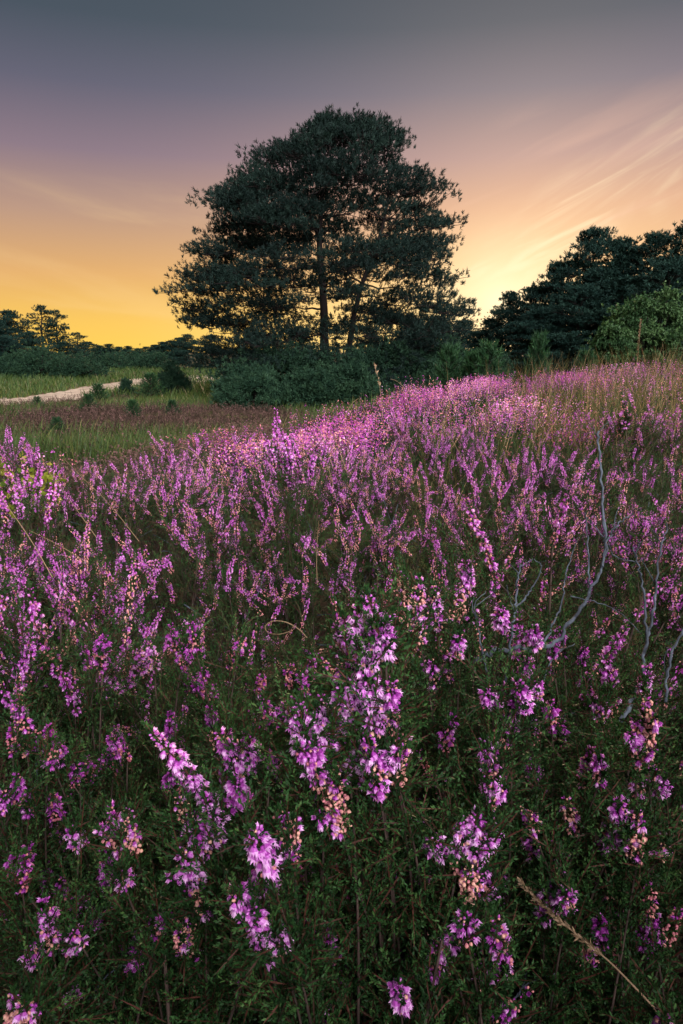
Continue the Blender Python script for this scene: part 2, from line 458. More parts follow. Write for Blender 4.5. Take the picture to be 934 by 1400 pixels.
# sandy path: strip from pixel-read points on the valley floor
def strip(name, left, right, mat, lift, k=8, cross=7, wob=.12):
    A = catmull([on_ground(*p) for p in left], k); B = catmull([on_ground(*p) for p in right], k)
    n = len(A); V = []
    for q in range(n):
        w0, w1 = rng.normal(0, wob), rng.normal(0, wob)
        for c in range(cross):
            u = c / (cross - 1); p = A[q] * (1 - u) + B[q] * u
            d = nrm(B[q] - A[q]); p = p + d * (w0 * (1 - u) + w1 * u)
            V.append([p[0], p[1], float(ground(p[0], p[1])) + lift])
    F = [[q * cross + c, q * cross + c + 1, (q + 1) * cross + c + 1, (q + 1) * cross + c] for q in range(n - 1) for c in range(cross - 1)]
    mb = MB(); mb.add(V, F, 0, .5, True)
    return tag(link(name, mb.mesh(name, [mat])), kind='structure')
strip('sandy_path', [(-60, 562), (0, 556), (60, 553), (112, 545), (160, 535), (205, 526), (270, 523), (330, 520)],
      [(-60, 551), (0, 547), (55, 541), (105, 532), (150, 525), (200, 517), (262, 514), (330, 512)], 'sand', .03, wob=.5)

# ------------------------------------------------------------------- trees --
def needles(mb, P, D, Ln, W, per, r, var, spread=.75, mat=0):
    """per slim blades fanned round each tuft's direction"""
    n = len(P); D = nrm(D)
    Pi = np.repeat(P, per, 0); Di = np.repeat(D, per, 0)
    dirs = nrm(Di + r.normal(0, spread, (n * per, 3)))
    pos = Pi + Di * (r.uniform(-.5, .5, n * per) * np.repeat(Ln, per) * .8)[:, None]
    Lk = np.repeat(Ln, per) * r.uniform(.6, 1.15, n * per)
    scatter(mb, (KITE[0], [(KITE[1][0][0], mat, 0.0, False)]), pos, frames(dirs, r.uniform(0, 6, n * per)), np.stack([np.full(n * per, W), np.full(n * per, W), Lk], 1),
            np.clip(np.repeat(var, per) + r.normal(0, .1, n * per), 0, 1))

def pine_meshes(seed, H, env, stems, pads, tuft=.11, W=.02, per=16, dens=85, mat='needle', pw=(.65, 1.15), flat=.27, bare=.55, zlo=.2, bark=1.0, front=.5, topfill=1.0, barep=.62, hug=.55):
    """env: (height fraction, left, right radius); stems: (polyline of (x, y, height fraction), radius).
    Limbs run from a stem to flat pads of short needle tufts; pads lie in tiers inside the outline."""
    r = np.random.default_rng(seed)
    eh, el, er = [np.array(v, float) for v in zip(*env)]
    tr, br, cr = MB(), MB(), MB(); tp = []
    for pts, rad in stems:
        P = catmull([(x, y, z * H) for x, y, z in pts], 6); P[1:] += np.cumsum(r.normal(0, .012, (len(P) - 1, 3)), 0) * [1, 1, 0]
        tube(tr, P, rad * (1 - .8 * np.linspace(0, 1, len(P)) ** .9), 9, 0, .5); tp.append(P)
    TP, TD, TV, PADS = [], [], [], []
    for q in range(pads):
        hf = zlo + (1 - zlo) * ((q + r.uniform(0, 1)) / pads) ** .95
        Rl, Rr = np.interp(hf, eh, el), np.interp(hf, eh, er); R = (Rl + Rr) / 2
        edge_ = r.uniform() < .5
        for _ in range(30):
            u = r.uniform(-1, 1); v = r.uniform(-1, 1)
            if u * u + v * v > 1: continue
            if hf < bare and abs(u) < .45 and r.uniform() < barep: continue       # bare limbs round the stem
            if edge_ and u * u + v * v < .45: continue
            if v < -.3 and abs(u) < .6 and hf < .75 and r.uniform() > front: continue
            break
        a_ = r.uniform(*pw) * (1 if hf < .8 else .75); c_ = a_ * flat * (1 + 1.1 * max(0, hf - .55)) * r.uniform(.8, 1.25)
        x = u * max(.05, (Rr if u > 0 else Rl) - a_ * (hug + .5 * max(0, hf - .8) / .2)); y = v * max(.05, R - a_ * .5)
        z = min(hf * H, H * 1.0 - c_ * .6)
        PADS.append((math.hypot(x, y), hf, a_, c_, x, y, z))
    PADS.sort(key=lambda p: p[0])
    nodes = [p for T in tp for p in T[4:]]; thick = [.05] * len(nodes); onstem = [1] * len(nodes)
    for rr, hf, a_, c_, x, y, z in PADS:
        cen = np.array([x, y, z]); NA = np.array(nodes)
        dv = cen - NA; hd = np.hypot(dv[:, 0], dv[:, 1]); nr = np.hypot(NA[:, 0], NA[:, 1])
        slope = np.interp(hf, [.1, .3, .5, .7, .85, 1], [-.12, .0, .18, .40, .7, 1.1])
        cost = np.sqrt(hd ** 2 + (1.5 * (dv[:, 2] - hd * slope)) ** 2) + np.where(nr > rr + .15, 1.5, 0) + np.where((NA[:, 2] > z + .4), 1.0, 0) + np.where(hd < .3, .4, 0) - .55 * np.array(onstem) * np.minimum(1, rr / 2.2)
        kq = int(np.argmin(cost)); st = NA[kq]
        Lb = max(.25, np.linalg.norm(cen - st)); r0_ = min(thick[kq] * .8, .013 * Lb + .016)
        P = bez(st, (st + cen) / 2 + np.array([0, 0, Lb * r.uniform(-.12, .10)]) + r.normal(0, .06 * Lb, 3), cen - [0, 0, c_ * .5], 9)
        P[1:-1] += np.cumsum(r.normal(0, .025 * (Lb + .2), (7, 3)), 0) * np.sin(np.linspace(0, PI, 9))[1:-1, None] * [1, 1, .8]
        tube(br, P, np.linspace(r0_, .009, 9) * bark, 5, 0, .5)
        for w_ in (3, 4, 5, 6, 7): nodes.append(P[w_]); thick.append(r0_ * (1 - w_ / 11)); onstem.append(0)
        n = int(dens * a_ * a_ * (topfill if hf > .6 else 1.0))
        th = r.uniform(0, 2 * PI, n); rad = np.sqrt(r.uniform(0, 1, n)); lob = 1 + .28 * np.sin(th * 3 + r.uniform(0, 6)) + .15 * np.sin(th * 7 + r.uniform(0, 6))
        px_, py_ = np.cos(th) * rad * lob * a_, np.sin(th) * rad * lob * a_ * .9
        pz_ = c_ * ((1 - rad ** 2) * r.uniform(-.2, 1, n) + r.normal(0, .22, n)) - (.10 if hf < .5 else 0) * rad * a_
        Q = cen + np.stack([px_, py_, pz_], 1)
        out = nrm(np.stack([px_ + x * .3, py_ + y * .3, np.zeros(n)], 1))
        TP.append(Q); TD.append(out * .55 + np.array([0, 0, .55 + .5 * hf]) + r.normal(0, .3, (n, 3)))
        TV.append(np.clip(r.normal(.45, .12) + r.normal(0, .13, n), 0, 1))
        for k in r.integers(0, n, max(4, n // 9)):
            f = r.uniform(.55, .98); b0 = np.array([np.interp(f * 8, np.arange(9), P[:, c]) for c in range(3)])
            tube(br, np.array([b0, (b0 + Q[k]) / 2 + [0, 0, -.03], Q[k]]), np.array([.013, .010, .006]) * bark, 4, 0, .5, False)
    TP, TD, TV = np.concatenate(TP), np.concatenate(TD), np.concatenate(TV)
    n = len(TP)
    needles(cr, TP, TD, tuft * r.uniform(.7, 1.35, n), W, per, r, TV, .55)
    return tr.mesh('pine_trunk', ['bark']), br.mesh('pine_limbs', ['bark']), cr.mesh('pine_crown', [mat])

def put_tree(name, meshes, loc, label, cat, group=None, rz=0, sc=1.0):
    t = thing(name, loc, label, cat, group, rz); t.scale = (sc,) * 3 if np.isscalar(sc) else sc
    for nm, me in zip(('trunk', 'branches', 'crown'), meshes):
        if me is not None: link(nm, me, t)
    return t

# the big two-stemmed pine, 24 m away
D0 = 24.0; mpx = D0 / FPX
bx0, base_py = 452, 552
pb = at(bx0, base_py, D0); pb[2] = float(ground(pb[0], pb[1]))
zpix = lambda py: zat(py, pb[1]) - pb[2]
mrow = lambda py: pb[1] / (cp + (700 - py) / FPX * sp) / FPX
H0 = zpix(166)
sil = [(152, 478, 512), (166, 448, 530), (178, 420, 552), (192, 392, 572), (208, 366, 590), (232, 332, 604), (265, 298, 616), (290, 294, 630), (318, 292, 612), (345, 262, 604), (362, 252, 622), (385, 240, 640), (402, 238, 660), (420, 244, 640), (445, 258, 640), (470, 268, 620), (500, 280, 600)]
env0 = sorted([(zpix(py + 6) / H0, (bx0 - l) * mrow(py), (rr - bx0) * mrow(py)) for py, l, rr in sil])
def stem_pt(px, py, y=0.): return ((px - bx0) * mrow(py), y, zpix(py) / H0)
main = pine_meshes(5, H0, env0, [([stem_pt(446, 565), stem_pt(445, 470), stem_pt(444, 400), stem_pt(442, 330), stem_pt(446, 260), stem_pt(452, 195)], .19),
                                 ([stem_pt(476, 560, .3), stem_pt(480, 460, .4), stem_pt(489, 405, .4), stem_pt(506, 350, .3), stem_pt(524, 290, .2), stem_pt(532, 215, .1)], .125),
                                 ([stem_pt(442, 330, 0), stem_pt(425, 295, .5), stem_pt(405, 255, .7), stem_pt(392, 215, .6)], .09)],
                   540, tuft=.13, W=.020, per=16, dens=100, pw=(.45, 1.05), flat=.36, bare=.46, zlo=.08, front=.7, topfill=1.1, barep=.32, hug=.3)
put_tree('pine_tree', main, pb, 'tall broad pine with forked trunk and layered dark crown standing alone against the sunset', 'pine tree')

def simple_env(w, shape):
    pts = {'cone': [(.0, .6), (.15, .95), (.4, 1), (.65, .8), (.85, .5), (1, .14)],
           'dome': [(.0, .8), (.2, 1), (.5, 1), (.75, .85), (.9, .55), (1, .2)],
           'top': [(.0, .1), (.35, .35), (.5, .85), (.7, 1), (.85, .8), (1, .25)]}[shape]
    return [(h, v * w, v * w) for h, v in pts]
# forest pines: variants 9 m tall, then scaled
FP = [pine_meshes(40 + k, 9.0, simple_env(w, sh), [([(0, 0, -.02), (.05, 0, .3), (-.1, .1, .6), (.1, 0, .93)], .2)], npd, tuft=.2, W=.042, per=15, dens=46, pw=(.6, 1.25) if sh != 'top' else (.5, .9),
                  mat='needle_far', zlo=zm, front=.9, bare=.0 if sh != 'top' else .5, flat=.30)
      for k, (w, sh, npd, zm) in enumerate([(2.6, 'cone', 120, .04), (3.0, 'dome', 140, .04), (2.3, 'cone', 110, .05), (2.0, 'top', 46, .46)])]

def forest(px, top_py, t, v, label, group, wide=1.0, name='pine_tree', cat='pine tree'):
    p = at(px, 490, t); p[2] = float(ground(p[0], p[1])) - .1
    h = zat(top_py, p[1]) - p[2]; s_ = h / 9.5
    put_tree(name, FP[v], p, label, cat, group, random.uniform(0, 6.28), (s_ * wide, s_ * wide, s_))

G_R = 'pines of the wood on the right'
for a in [(668, 432, 42, 0, 'low dark pine at the left tip of the right wood, beside the bright gap', 1.5),
          (694, 394, 40, 0, 'pointed pine second from the left end of the right wood', 1.15),
          (726, 386, 38, 2, 'slim pine between the pointed pine and the tall crowns of the right wood', 1.3),
          (757, 352, 36, 1, 'stepped pine leaning on the left flank of the tallest crown', 1.0),
          (800, 304, 35, 1, 'tallest rounded pine of the right wood with bushy top', 1.0),
          (838, 318, 34, 0, 'pine just right of the tallest rounded crown', 1.2),
          (884, 310, 33, 1, 'pine with jagged top standing behind the leafy green bush', 1.0),
          (928, 294, 31, 0, 'high pine at the right edge of the photo', 1.15),
          (985, 300, 31, 1, 'pine cut by the right edge of the photo', 1.1),
          (735, 418, 31, 1, 'low bushy pine in front of the right wood', 1.6),
          (790, 385, 30, 1, 'broad front pine below the tallest crown, dusky green', 1.35),
          (845, 372, 29, 2, 'front pine behind the left side of the leafy green bush', 1.5),
          (905, 350, 28, 1, 'broad dark pine filling the wood behind the right edge', 1.3)]:
    forest(a[0], a[1], a[2], a[3], a[4], G_R, a[5])
G_M = 'low trees behind the big pine'
for a in [(560, 436, 44, 1, 'low dark tree behind the right limbs of the big pine, nearest its trunk', 1.4),
          (597, 428, 46, 0, 'low dark tree behind the drooping right limb of the big pine', 1.6),
          (634, 434, 45, 2, 'low dark tree just left of the bright gap in the skyline', 1.7),
          (505, 446, 46, 1, 'low dark tree seen between the two stems of the big pine', 1.4),
          (410, 450, 50, 1, 'low dark tree behind the big pine, left of its trunk', 1.5),
          (345, 452, 52, 0, 'low dark tree behind the lower left limbs of the big pine', 1.7),
          (290, 456, 56, 1, 'low dark tree behind the far left limb tips of the big pine', 1.5),
          (258, 455, 58, 1, 'rounded tree left of the big pine where the skyline starts to climb', 1.3)]:
    forest(a[0], a[1], a[2], a[3], a[4], G_M, a[5])
G_L = 'pines on the left skyline'
for a in [(-8, 428, 50, 1, 'dark pine cut by the left edge of the photo', 1.3),
          (18, 421, 52, 1, 'round topped dark pine left of the tall open pine', 1.25),
          (62, 413, 50, 3, 'tall open pine with bare stems and sky through its crown', 1.2),
          (82, 420, 51, 3, 'open pine close on the right of the tall open pine', 1.1),
          (108, 452, 49, 3, 'small leaning pine with flat crown right of the open pines', 1.6),
          (42, 452, 47, 1, 'low dense pine below the tall open pine', 1.8),
          (88, 466, 46, 1, 'low bushy pine under the flat crowned small pine', 2.2),
          (5, 458, 45, 1, 'low dense pine at the foot of the left edge trees', 1.9)]:
    forest(a[0], a[1], a[2], a[3], a[4], G_L, a[5])
tl = [(122, 466), (137, 471), (150, 469), (163, 473), (176, 472), (189, 475), (201, 473), (213, 470), (224, 466), (236, 464), (247, 460)]
words = ['first', 'second', 'third', 'fourth', 'fifth', 'sixth', 'seventh', 'eighth', 'ninth', 'tenth', 'last']
for k, (px, py) in enumerate(tl):
    forest(px, py, 88 - k * .6, (k * 2 + 1) % 3, f'small far tree, {words[k]} from the left in the distant row under the yellow sky', 'distant tree row in the dip', 2.1)

# dense shrubs
def shrub_meshes(seed, n, tuft, W, per, mat, leaf=False, ratio=1.0, flat=.0, clumps=26):
    r = np.random.default_rng(seed)
    wood, cr = MB(), MB()
    c = nrm(r.normal(0, 1, (clumps, 3))); c[:, 2] = np.abs(c[:, 2])
    rad = r.uniform(.45, .88, clumps); sz = r.uniform(.12, .28, clumps)
    cs = c * rad[:, None] * [1, 1, ratio * .95]
    if leaf:                                                                     # a full egg shape, leafy down to the ground
        zz = r.uniform(.05, .93, clumps); th = r.uniform(0, 2 * PI, clumps); q_ = np.sqrt(np.clip(1 - np.maximum(0, zz - .35) ** 2 / .40, .02, 1)) * r.uniform(.45, .92, clumps)
        cs = np.stack([np.cos(th) * q_, np.sin(th) * q_, zz * ratio], 1); sz = r.uniform(.13, .22, clumps)
    cl = r.integers(0, clumps, n)
    P = cs[cl] + r.normal(0, 1, (n, 3)) * sz[cl][:, None] * [.8, .8, .55 + flat]
    P[:, 2] = np.abs(P[:, 2])
    for k in range(clumps):
        tube(wood, bez((r.normal(0, .05), r.normal(0, .05), -.05), cs[k] * [.3, .3, .7], cs[k], 6), np.linspace(.03, .008, 6), 4, 0, .5)
    D = nrm(P - [0, 0, .1]) + [0, 0, .5] + r.normal(0, .3, (n, 3))
    var = np.clip(r.uniform(.2, .8, clumps)[cl] + r.normal(0, .12, n), 0, 1)
    needles(cr, P, D, tuft * r.uniform(.7, 1.3, n), W, per, r, var, .8 if not leaf else 3.0)
    return wood.mesh('shrub_stems', ['bark']), None, cr.mesh('shrub_foliage', [mat])
SHRUB_N = [0]
def put_shrub(kind, px, base_py, top_py, t, rx, label, cat, group=None, name='shrub'):
    p = at(px, base_py, t); p[2] = float(ground(p[0], p[1])) - .05
    h = zat(top_py, p[1]) - p[2]; SHRUB_N[0] += 1
    if kind == 'leaf': ms = shrub_meshes(60 + SHRUB_N[0], int(8000 * rx), .055 / rx, .042 / rx, 7, 'leaf', True, 1.03 * h / rx, clumps=90)
    else: ms = shrub_meshes(60 + SHRUB_N[0], 2000, .10 / max(rx, .5) + .01, .012 + .010 / max(rx, .5), 16, 'shrub', False, h / rx, clumps=44)
    s = thing(name, p, label, cat, group, 0); s.scale = (rx,) * 3
    for nm, me in zip(('stems', None, 'foliage'), ms):
        if me is not None: link(nm, me, s)
G_S = 'shrubs at the foot of the big pine'
for k, (px, top, t, rx, lab) in enumerate([
        (334, 459, 20.5, 1.15, 'blue green shrub at the left end of the thicket under the big pine'),
        (375, 453, 21.5, 1.3, 'blue green shrub left of the trunk foot, second in the thicket'),
        (430, 455, 20.8, 1.25, 'blue green shrub hiding the foot of the main trunk'),
        (490, 453, 21.5, 1.3, 'blue green shrub in front of the second, leaning stem'),
        (548, 449, 21.5, 1.35, 'blue green shrub right of the leaning stem'),
        (605, 446, 22.5, 1.4, 'dark shrub towards the right end of the thicket under the pine'),
        (655, 453, 23.5, 1.3, 'dark shrub under the bright gap between pine and right wood'),
        (350, 492, 17.5, .95, 'low blue green shrub in front on the left of the thicket'),
        (420, 494, 17.0, 1.0, 'low blue green shrub in front of the trunk foot'),
        (480, 492, 17.2, .95, 'low blue green shrub behind the pink crest, right of the trunk foot')]):
    put_shrub('needle', px, 520, top, t, rx, lab, 'shrub', G_S)
for k, (px, top, t, rx, lab) in enumerate([(8, 476, 43, 2.6, 'dark bush at the foot of the trees on the left edge'), (58, 474, 43, 2.4, 'dark bush under the tall open pine on the left'),
        (100, 480, 42, 2.0, 'dark rounded bush right of the open pines on the left skyline'), (148, 480, 58, 2.4, 'low green bush left in the dip before the distant tree row'),
        (182, 481, 62, 2.6, 'low green bush in the middle of the dip before the distant tree row'), (212, 480, 58, 2.2, 'low green bush right in the dip, near the round conifer bush')]):
    put_shrub('needle', px, 500, top, t, rx, lab, 'bush', 'bushes before the left skyline', 'bush')
put_shrub('needle', 238, 520, 482, 27, .58, 'round dark conifer bush beside the sandy path left of the big pine', 'bush', None, 'conifer_bush')
put_shrub('needle', 172, 520, 511, 26, .28, 'small dark bush on the near edge of the sandy path', 'bush', None, 'conifer_bush')
put_shrub('leaf', 884, 505, 390, 15.5, 1.0, 'leafy pale green birch bush at the right in front of the pine wood', 'bush', None, 'birch_bush')
put_shrub('leaf', 838, 505, 446, 15.0, .6, 'lower leafy green bush touching the left of the tall birch bush', 'bush', None, 'birch_bush')

# young pines / saplings
def sapling_mesh(seed, dense=1.0):
    r = np.random.default_rng(seed); tr, cr = MB(), MB()
    tube(tr, [[0, 0, -.05], [r.normal(0, .02), 0, .5], [0, r.normal(0, .02), .97]], [.02, .014, .006], 5, 0, .5)
    P, D = [], []
    for k in range(int(9 * dense)):
        z = .08 + .88 * k / (9 * dense); R = .34 * (1 - z) + .06
        for q in range(6):
            a = q * PI / 3 + k * .5 + r.uniform(-.3, .3); e = np.array([math.cos(a) * R, math.sin(a) * R, z + .10 + R * .3])
            tube(tr, [[0, 0, z], e], [.008, .004], 4, 0, .5)
            for f in (.35, .6, .8, 1): P.append(np.array([0, 0, z]) * (1 - f) + e * f); D.append(e - [0, 0, z] + [0, 0, .15])
    P.append(np.array([0, 0, .97])); D.append(np.array([0, 0, 1.]))
    P = np.array(P); D = np.array(D)
    needles(cr, P, D, np.full(len(P), .11), .011, 16, r, r.uniform(.2, .9, len(P)), .45)
    return tr.mesh('sapling_trunk', ['bark']), cr.mesh('sapling_crown', ['sapling'])
SP = [sapling_mesh(80), sapling_mesh(81), sapling_mesh(82)]
def put_sapling(k, px, py, top, t, label, group=None, wide=1.0):
    p = at(px, py, t); p[2] = float(ground(p[0], p[1]))
    h = zat(top, p[1]) - p[2]
    s = thing('pine_sapling', p, label, 'young pine', group, random.uniform(0, 6)); s.scale = (h * wide, h * wide, h)
    for nm, me in zip(('trunk', 'crown'), SP[k]): link(nm, me, s)
G_V = 'young pines on the valley floor'
put_sapling(0, 80, 600, 572, 10.0, 'young green pine standing in the grass at the lower left of the valley', G_V, 1.3)
put_sapling(1, 183, 573, 548, 13.0, 'young green pine near the middle of the brown heath strip', G_V, 1.3)
put_sapling(2, 122, 560, 540, 15.5, 'young green pine beside the near edge of the path, left of centre valley', G_V, 1.4)
put_sapling(0, 52, 560, 543, 16.0, 'young pine at the near edge of the path towards the left of the photo', G_V, 1.4)
put_sapling(1, 206, 530, 512, 24.0, 'little pine on the path edge just left of the round conifer bush', G_V, 1.5)
put_sapling(2, 135, 540, 526, 21.0, 'little pale pine standing in front of the sand strip', G_V, 1.6)
put_sapling(1, 236, 565, 548, 14.0, 'tiny young pine in the brown heath right of the valley middle', G_V, 1.4)
G_C = 'young pines along the crest before the right wood'
for k, (px, top, t, w, lab) in enumerate([(614, 478, 12.5, .75, 'bright green young pine behind the pink crest below the bright gap'),
        (668, 474, 12.0, .9, 'soft green young pine behind the crest, right of the bright green one'),
        (648, 486, 12.5, .9, 'short young pine between the bright green and the soft green ones'),
        (735, 462, 12.5, .6, 'feathery upright young pine standing alone on the crest before the right wood'),
        (800, 484, 12.4, .9, 'dim low young pine left of the birch bush')]):
    put_sapling(k % 3, px, 505, top, t, lab, G_C, w)

# ------------------------------------------------------- grass and far heath --
def blades(mb, P, Hh, W, r, var, lean=.35, curl=.5, seg=4, mat=0):
    n = len(P); a = r.uniform(0, 2 * PI, n)
    d = np.stack([np.cos(a), np.sin(a), np.zeros(n)], 1); ln = (r.uniform(.1, 1, n) * lean)[:, None]; cu = (r.uniform(0, 1, n) * curl)[:, None]
    s = np.stack([-np.sin(a + .6), np.cos(a + .6), np.zeros(n)], 1)
    V = np.zeros((n, seg + 1, 2, 3))
    for k in range(seg + 1):
        u = k / seg
        c = P + d * Hh[:, None] * (ln * u + cu * u * u) + np.array([0, 0, 1.]) * (Hh[:, None] * (u - .28 * cu * u * u))
        w = W * (1 - u) ** .7 + W * .06
        V[:, k, 0] = c - s * (w[:, None] if np.ndim(w) else w) / 2; V[:, k, 1] = c + s * (w[:, None] if np.ndim(w) else w) / 2
    F = np.array([[2 * k, 2 * k + 1, 2 * k + 3, 2 * k + 2] for k in range(seg)])
    FF = (F[None] + (np.arange(n) * (2 * seg + 2))[:, None, None]).reshape(-1, 4)
    mb.add(V.reshape(-1, 3), FF, mat, np.repeat(np.clip(var, 0, 1), seg))

def gp(x, y, dz=0): return np.stack([x, y, ground(x, y) + dz], 1)

def noise2(x, y, f, seed=0):
    r = np.random.default_rng(seed); v = 0
    for k in range(7):
        a = r.uniform(0, 2 * PI); ph = r.uniform(0, 6.28); ff = f * r.uniform(.6, 1.7)
        v = v + np.sin((x * math.cos(a) + y * math.sin(a)) * ff + ph)
    return v / 2.6

r = np.random.default_rng(21)
# valley grass (left), y 6..26
n = 60000
y = 5.0 + 26 * r.uniform(0, 1, n) ** 1.5; x = r.uniform(-.62, .1, n) * (y + 2) 
k = (y > edge(x) + .8) & ((noise2(x, y * 1.0, .55, 3) > -.05) | ((y > 6) & (y < 10.5) & (r.uniform(0, 1, n) < .75)))
# keep the sand free
pathc = np.array([on_ground(px, py) for px, py in [(-60, 557), (0, 552), (57, 547), (108, 538), (155, 530), (203, 521), (266, 518)]])
def path_dist(x, y):
    d = np.full(np.shape(x), 1e9)
    for a, b in zip(pathc[:-1], pathc[1:]):
        ab = (b - a)[:2]; t = np.clip(((x - a[0]) * ab[0] + (y - a[1]) * ab[1]) / (ab @ ab), 0, 1)
        d = np.minimum(d, np.hypot(x - a[0] - t * ab[0], y - a[1] - t * ab[1]))
    return d
k &= path_dist(x, y) > .9
x, y = x[k], y[k]; n = len(x); mb = MB()
blades(mb, gp(x, y, -.02), r.uniform(.12, .34, n), .007 + .0006 * y, r, np.clip(r.normal(.36, .25, n), 0, 1), .5, .5, 3)
tag(link('grass', mb.mesh('valley_grass', ['grass'])), 'soft green grass over the valley floor left of the big pine', 'grass', kind='stuff')
n = 16000
y = r.uniform(24, 62, n); x = r.uniform(-.62, -.1, n) * (y + 2)
k = path_dist(x, y) > 1.2; x, y = x[k], y[k]; n = len(x); mb = MB()
blades(mb, gp(x, y, -.03), r.uniform(.2, .5, n), .05, r, np.clip(r.normal(.22, .2, n), 0, 1), .5, .5, 2)
tag(link('grass', mb.mesh('far_grass', ['grass'])), 'yellow green meadow grass beyond the sandy path under the left pines', 'grass', kind='stuff')

def sprigs(mb, P, r, hs, fl_frac, nleaf=10, nflow=9, leaf=.014, flow=.009, slots=(0, 1, 2), pv=(.5, .25), lean=.24):
    """small far heather shoots: leaves low, bells on the upper part"""
    n = len(P); D = nrm(np.stack([r.normal(0, lean, n), r.normal(0, lean, n), np.ones(n)], 1))
    scatter(mb, kite(slots[0]), P, frames(D, r.uniform(0, 6, n)), np.stack([np.full(n, leaf * .22), np.full(n, leaf * .22), hs * 1.02], 1), r.uniform(.1, .7, n))
    per = nleaf; m = n * per
    u = r.uniform(.05, .75, m); Di = np.repeat(D, per, 0); Pi = np.repeat(P, per, 0); hi = np.repeat(hs, per)
    LD = nrm(Di + r.normal(0, .8, (m, 3)))
    scatter(mb, kite(slots[0]), Pi + Di * (u * hi)[:, None] + r.normal(0, .008, (m, 3)), frames(LD, r.uniform(0, 6, m)), np.stack([np.full(m, leaf * .35), np.full(m, leaf * .35), leaf * r.uniform(.7, 1.5, m)], 1), r.uniform(0, .9, m))
    f = r.uniform(0, 1, n) < fl_frac; Pf, Df, hf = P[f], D[f], hs[f]; n2 = len(Pf); per = nflow; m = n2 * per
    if n2 == 0: return
    u = r.uniform(.58, 1.03, m); Pi = np.repeat(Pf, per, 0); Di = np.repeat(Df, per, 0); hi = np.repeat(hf, per)
    LD = nrm(r.normal(0, 1, (m, 3)) * [1, 1, .6])
    tone = np.repeat(np.clip(r.normal(0, pv[1], n2) + (pv[0] if np.isscalar(pv[0]) else pv[0][f]), 0, 1), per)
    slot_f = np.repeat(r.uniform(0, 1, n2) < .45, per) & (r.uniform(0, 1, m) < .8)
    for sl, kk in ((slots[1], ~slot_f), (slots[2], slot_f)):
        q = np.where(kk)[0]
        scatter(mb, kite(sl), Pi[q] + Di[q] * (u[q] * hi[q])[:, None] + r.normal(0, flow * .5, (len(q), 3)), frames(LD[q], r.uniform(0, 6, len(q))), np.stack([np.full(len(q), flow * .75), np.full(len(q), flow * .75), np.full(len(q), flow) * r.uniform(.7, 1.3, len(q))], 1), np.clip(tone[q] + r.normal(0, .15, len(q)), 0, 1))

# brown heath of the valley
n = 20000
y = 2.2 + 27 * r.uniform(0, 1, n) ** 1.6; x = r.uniform(-.62, .05, n) * (y + 1.2)
k = (y > edge(x) - np.where(x < -.1, 1.0, -.4)) & (path_dist(x, y) > r.uniform(.0, 1.2, n)) & ((noise2(x, y, .55, 3) < .12) | (y < edge(x) + 1.2) | (y > 12) & (y < 20) & (r.uniform(0, 1, n) < .6))
x, y = x[k], y[k]; n = len(x); mb = MB()
sprigs(mb, gp(x, y, -.02), r, r.uniform(.12, .30, n) * np.where(y > 10, 1, .9), .75, 9, 7, .035, .022, (0, 0, 0), (.75, .2), .5)
n = 15000
y = 2.1 + 3.6 * r.uniform(0, 1, n); x = r.uniform(-.60, -.08, n) * (y + .3)
k = (y > edge(x) - 1.1) & (y < edge(x) + 1.0) & (noise2(x, y, 3.0, 71) > -.7); x, y = x[k], y[k]; n = len(x)
sprigs(mb, gp(x, y, -.02), r, r.uniform(.18, .34, n) * (1 + .25 * noise2(x, y, 3.5, 72)).clip(.6, 1.25), .9, 10, 12, .018, .013, (0, 0, 0), (.95, .15), .3)
tag(link('brown_heath', mb.mesh('brown_heath', ['brownheath'])), 'low brown heath patches along the sandy path in the valley', 'heath', kind='stuff')

# ------------------------------------------------ heather: the things in front --
NEAR_Y = 3.3
def hollow(x, y):
    h = 0
    for cx, cy, rx, ry in ((.62, 3.45, .42, .34), (-.05, 4.7, .5, .34), (1.35, 5.0, .4, .4), (.35, 5.9, .45, .3), (-.35, 3.5, .3, .25)):
        h = np.maximum(h, np.exp(-((x - cx) / rx) ** 2 - ((y - cy) / ry) ** 2))
    return h
def grass_zone(x, y): return sstep(.24, .33, x / np.maximum(y, .1) + .03 * noise2(x, y, 2.0, 15)) * (1 - sstep(5.9, 6.6, y)) * sstep(2.0, 2.8, y)
# far purple carpet over the hump
n = 78000
y = NEAR_Y - .35 + 7.5 * r.uniform(0, 1, n) ** 1.15; x = r.uniform(-.62, .62, n) * (y + .8)
s_ = y - edge(x)
dens = np.where(s_ < .2, 1.0, np.where((s_ < 1.5) & (x > -.2), .55, 0)) * np.where(x < -.2, sstep(.1, -.9, s_) , 1)
clump = noise2(x, y, 5.5, 44) - 1.1 * hollow(x, y)
grassy = sstep(.0, .8, noise2(x, y, 1.3, 8) + .9 * sstep(1.5, 3, x) * (1 - sstep(7.2, 7.8, y)))
grassy = np.maximum(grassy, .93 * grass_zone(x, y))
dens = dens * (1 - .85 * grassy) * sstep(-1.9, .45, clump)
k = r.uniform(0, 1, n) < dens
x, y, gr, clump = x[k], y[k], grassy[k], clump[k]; n = len(x); mb = MB()
s_ = y - edge(x)
hs = r.uniform(.22, .38, n) * np.where(s_ > .6, .8, 1) * (1 + .38 * noise2(x, y, 3.6, 4)).clip(.45, 1.5) * (1 + .30 * clump).clip(.5, 1.35) * np.where(s_ > -.9, .75, 1)
hs = np.minimum(hs, .37)
patch = noise2(x, y, 1.0, 5)
fl = (-1.6 * hollow(x, y) + patch * .7 + .6 * noise2(x, y, 3.6, 4) + r.normal(0, .35, n)) > .0
P = gp(x, y, -.02)
sprigs(mb, P[fl], r, hs[fl], 1.0, 9, 16, .016, .0095, (0, 1, 2), (  .32 + .22 * noise2(x, y, 2.8, 61)[fl], .2))
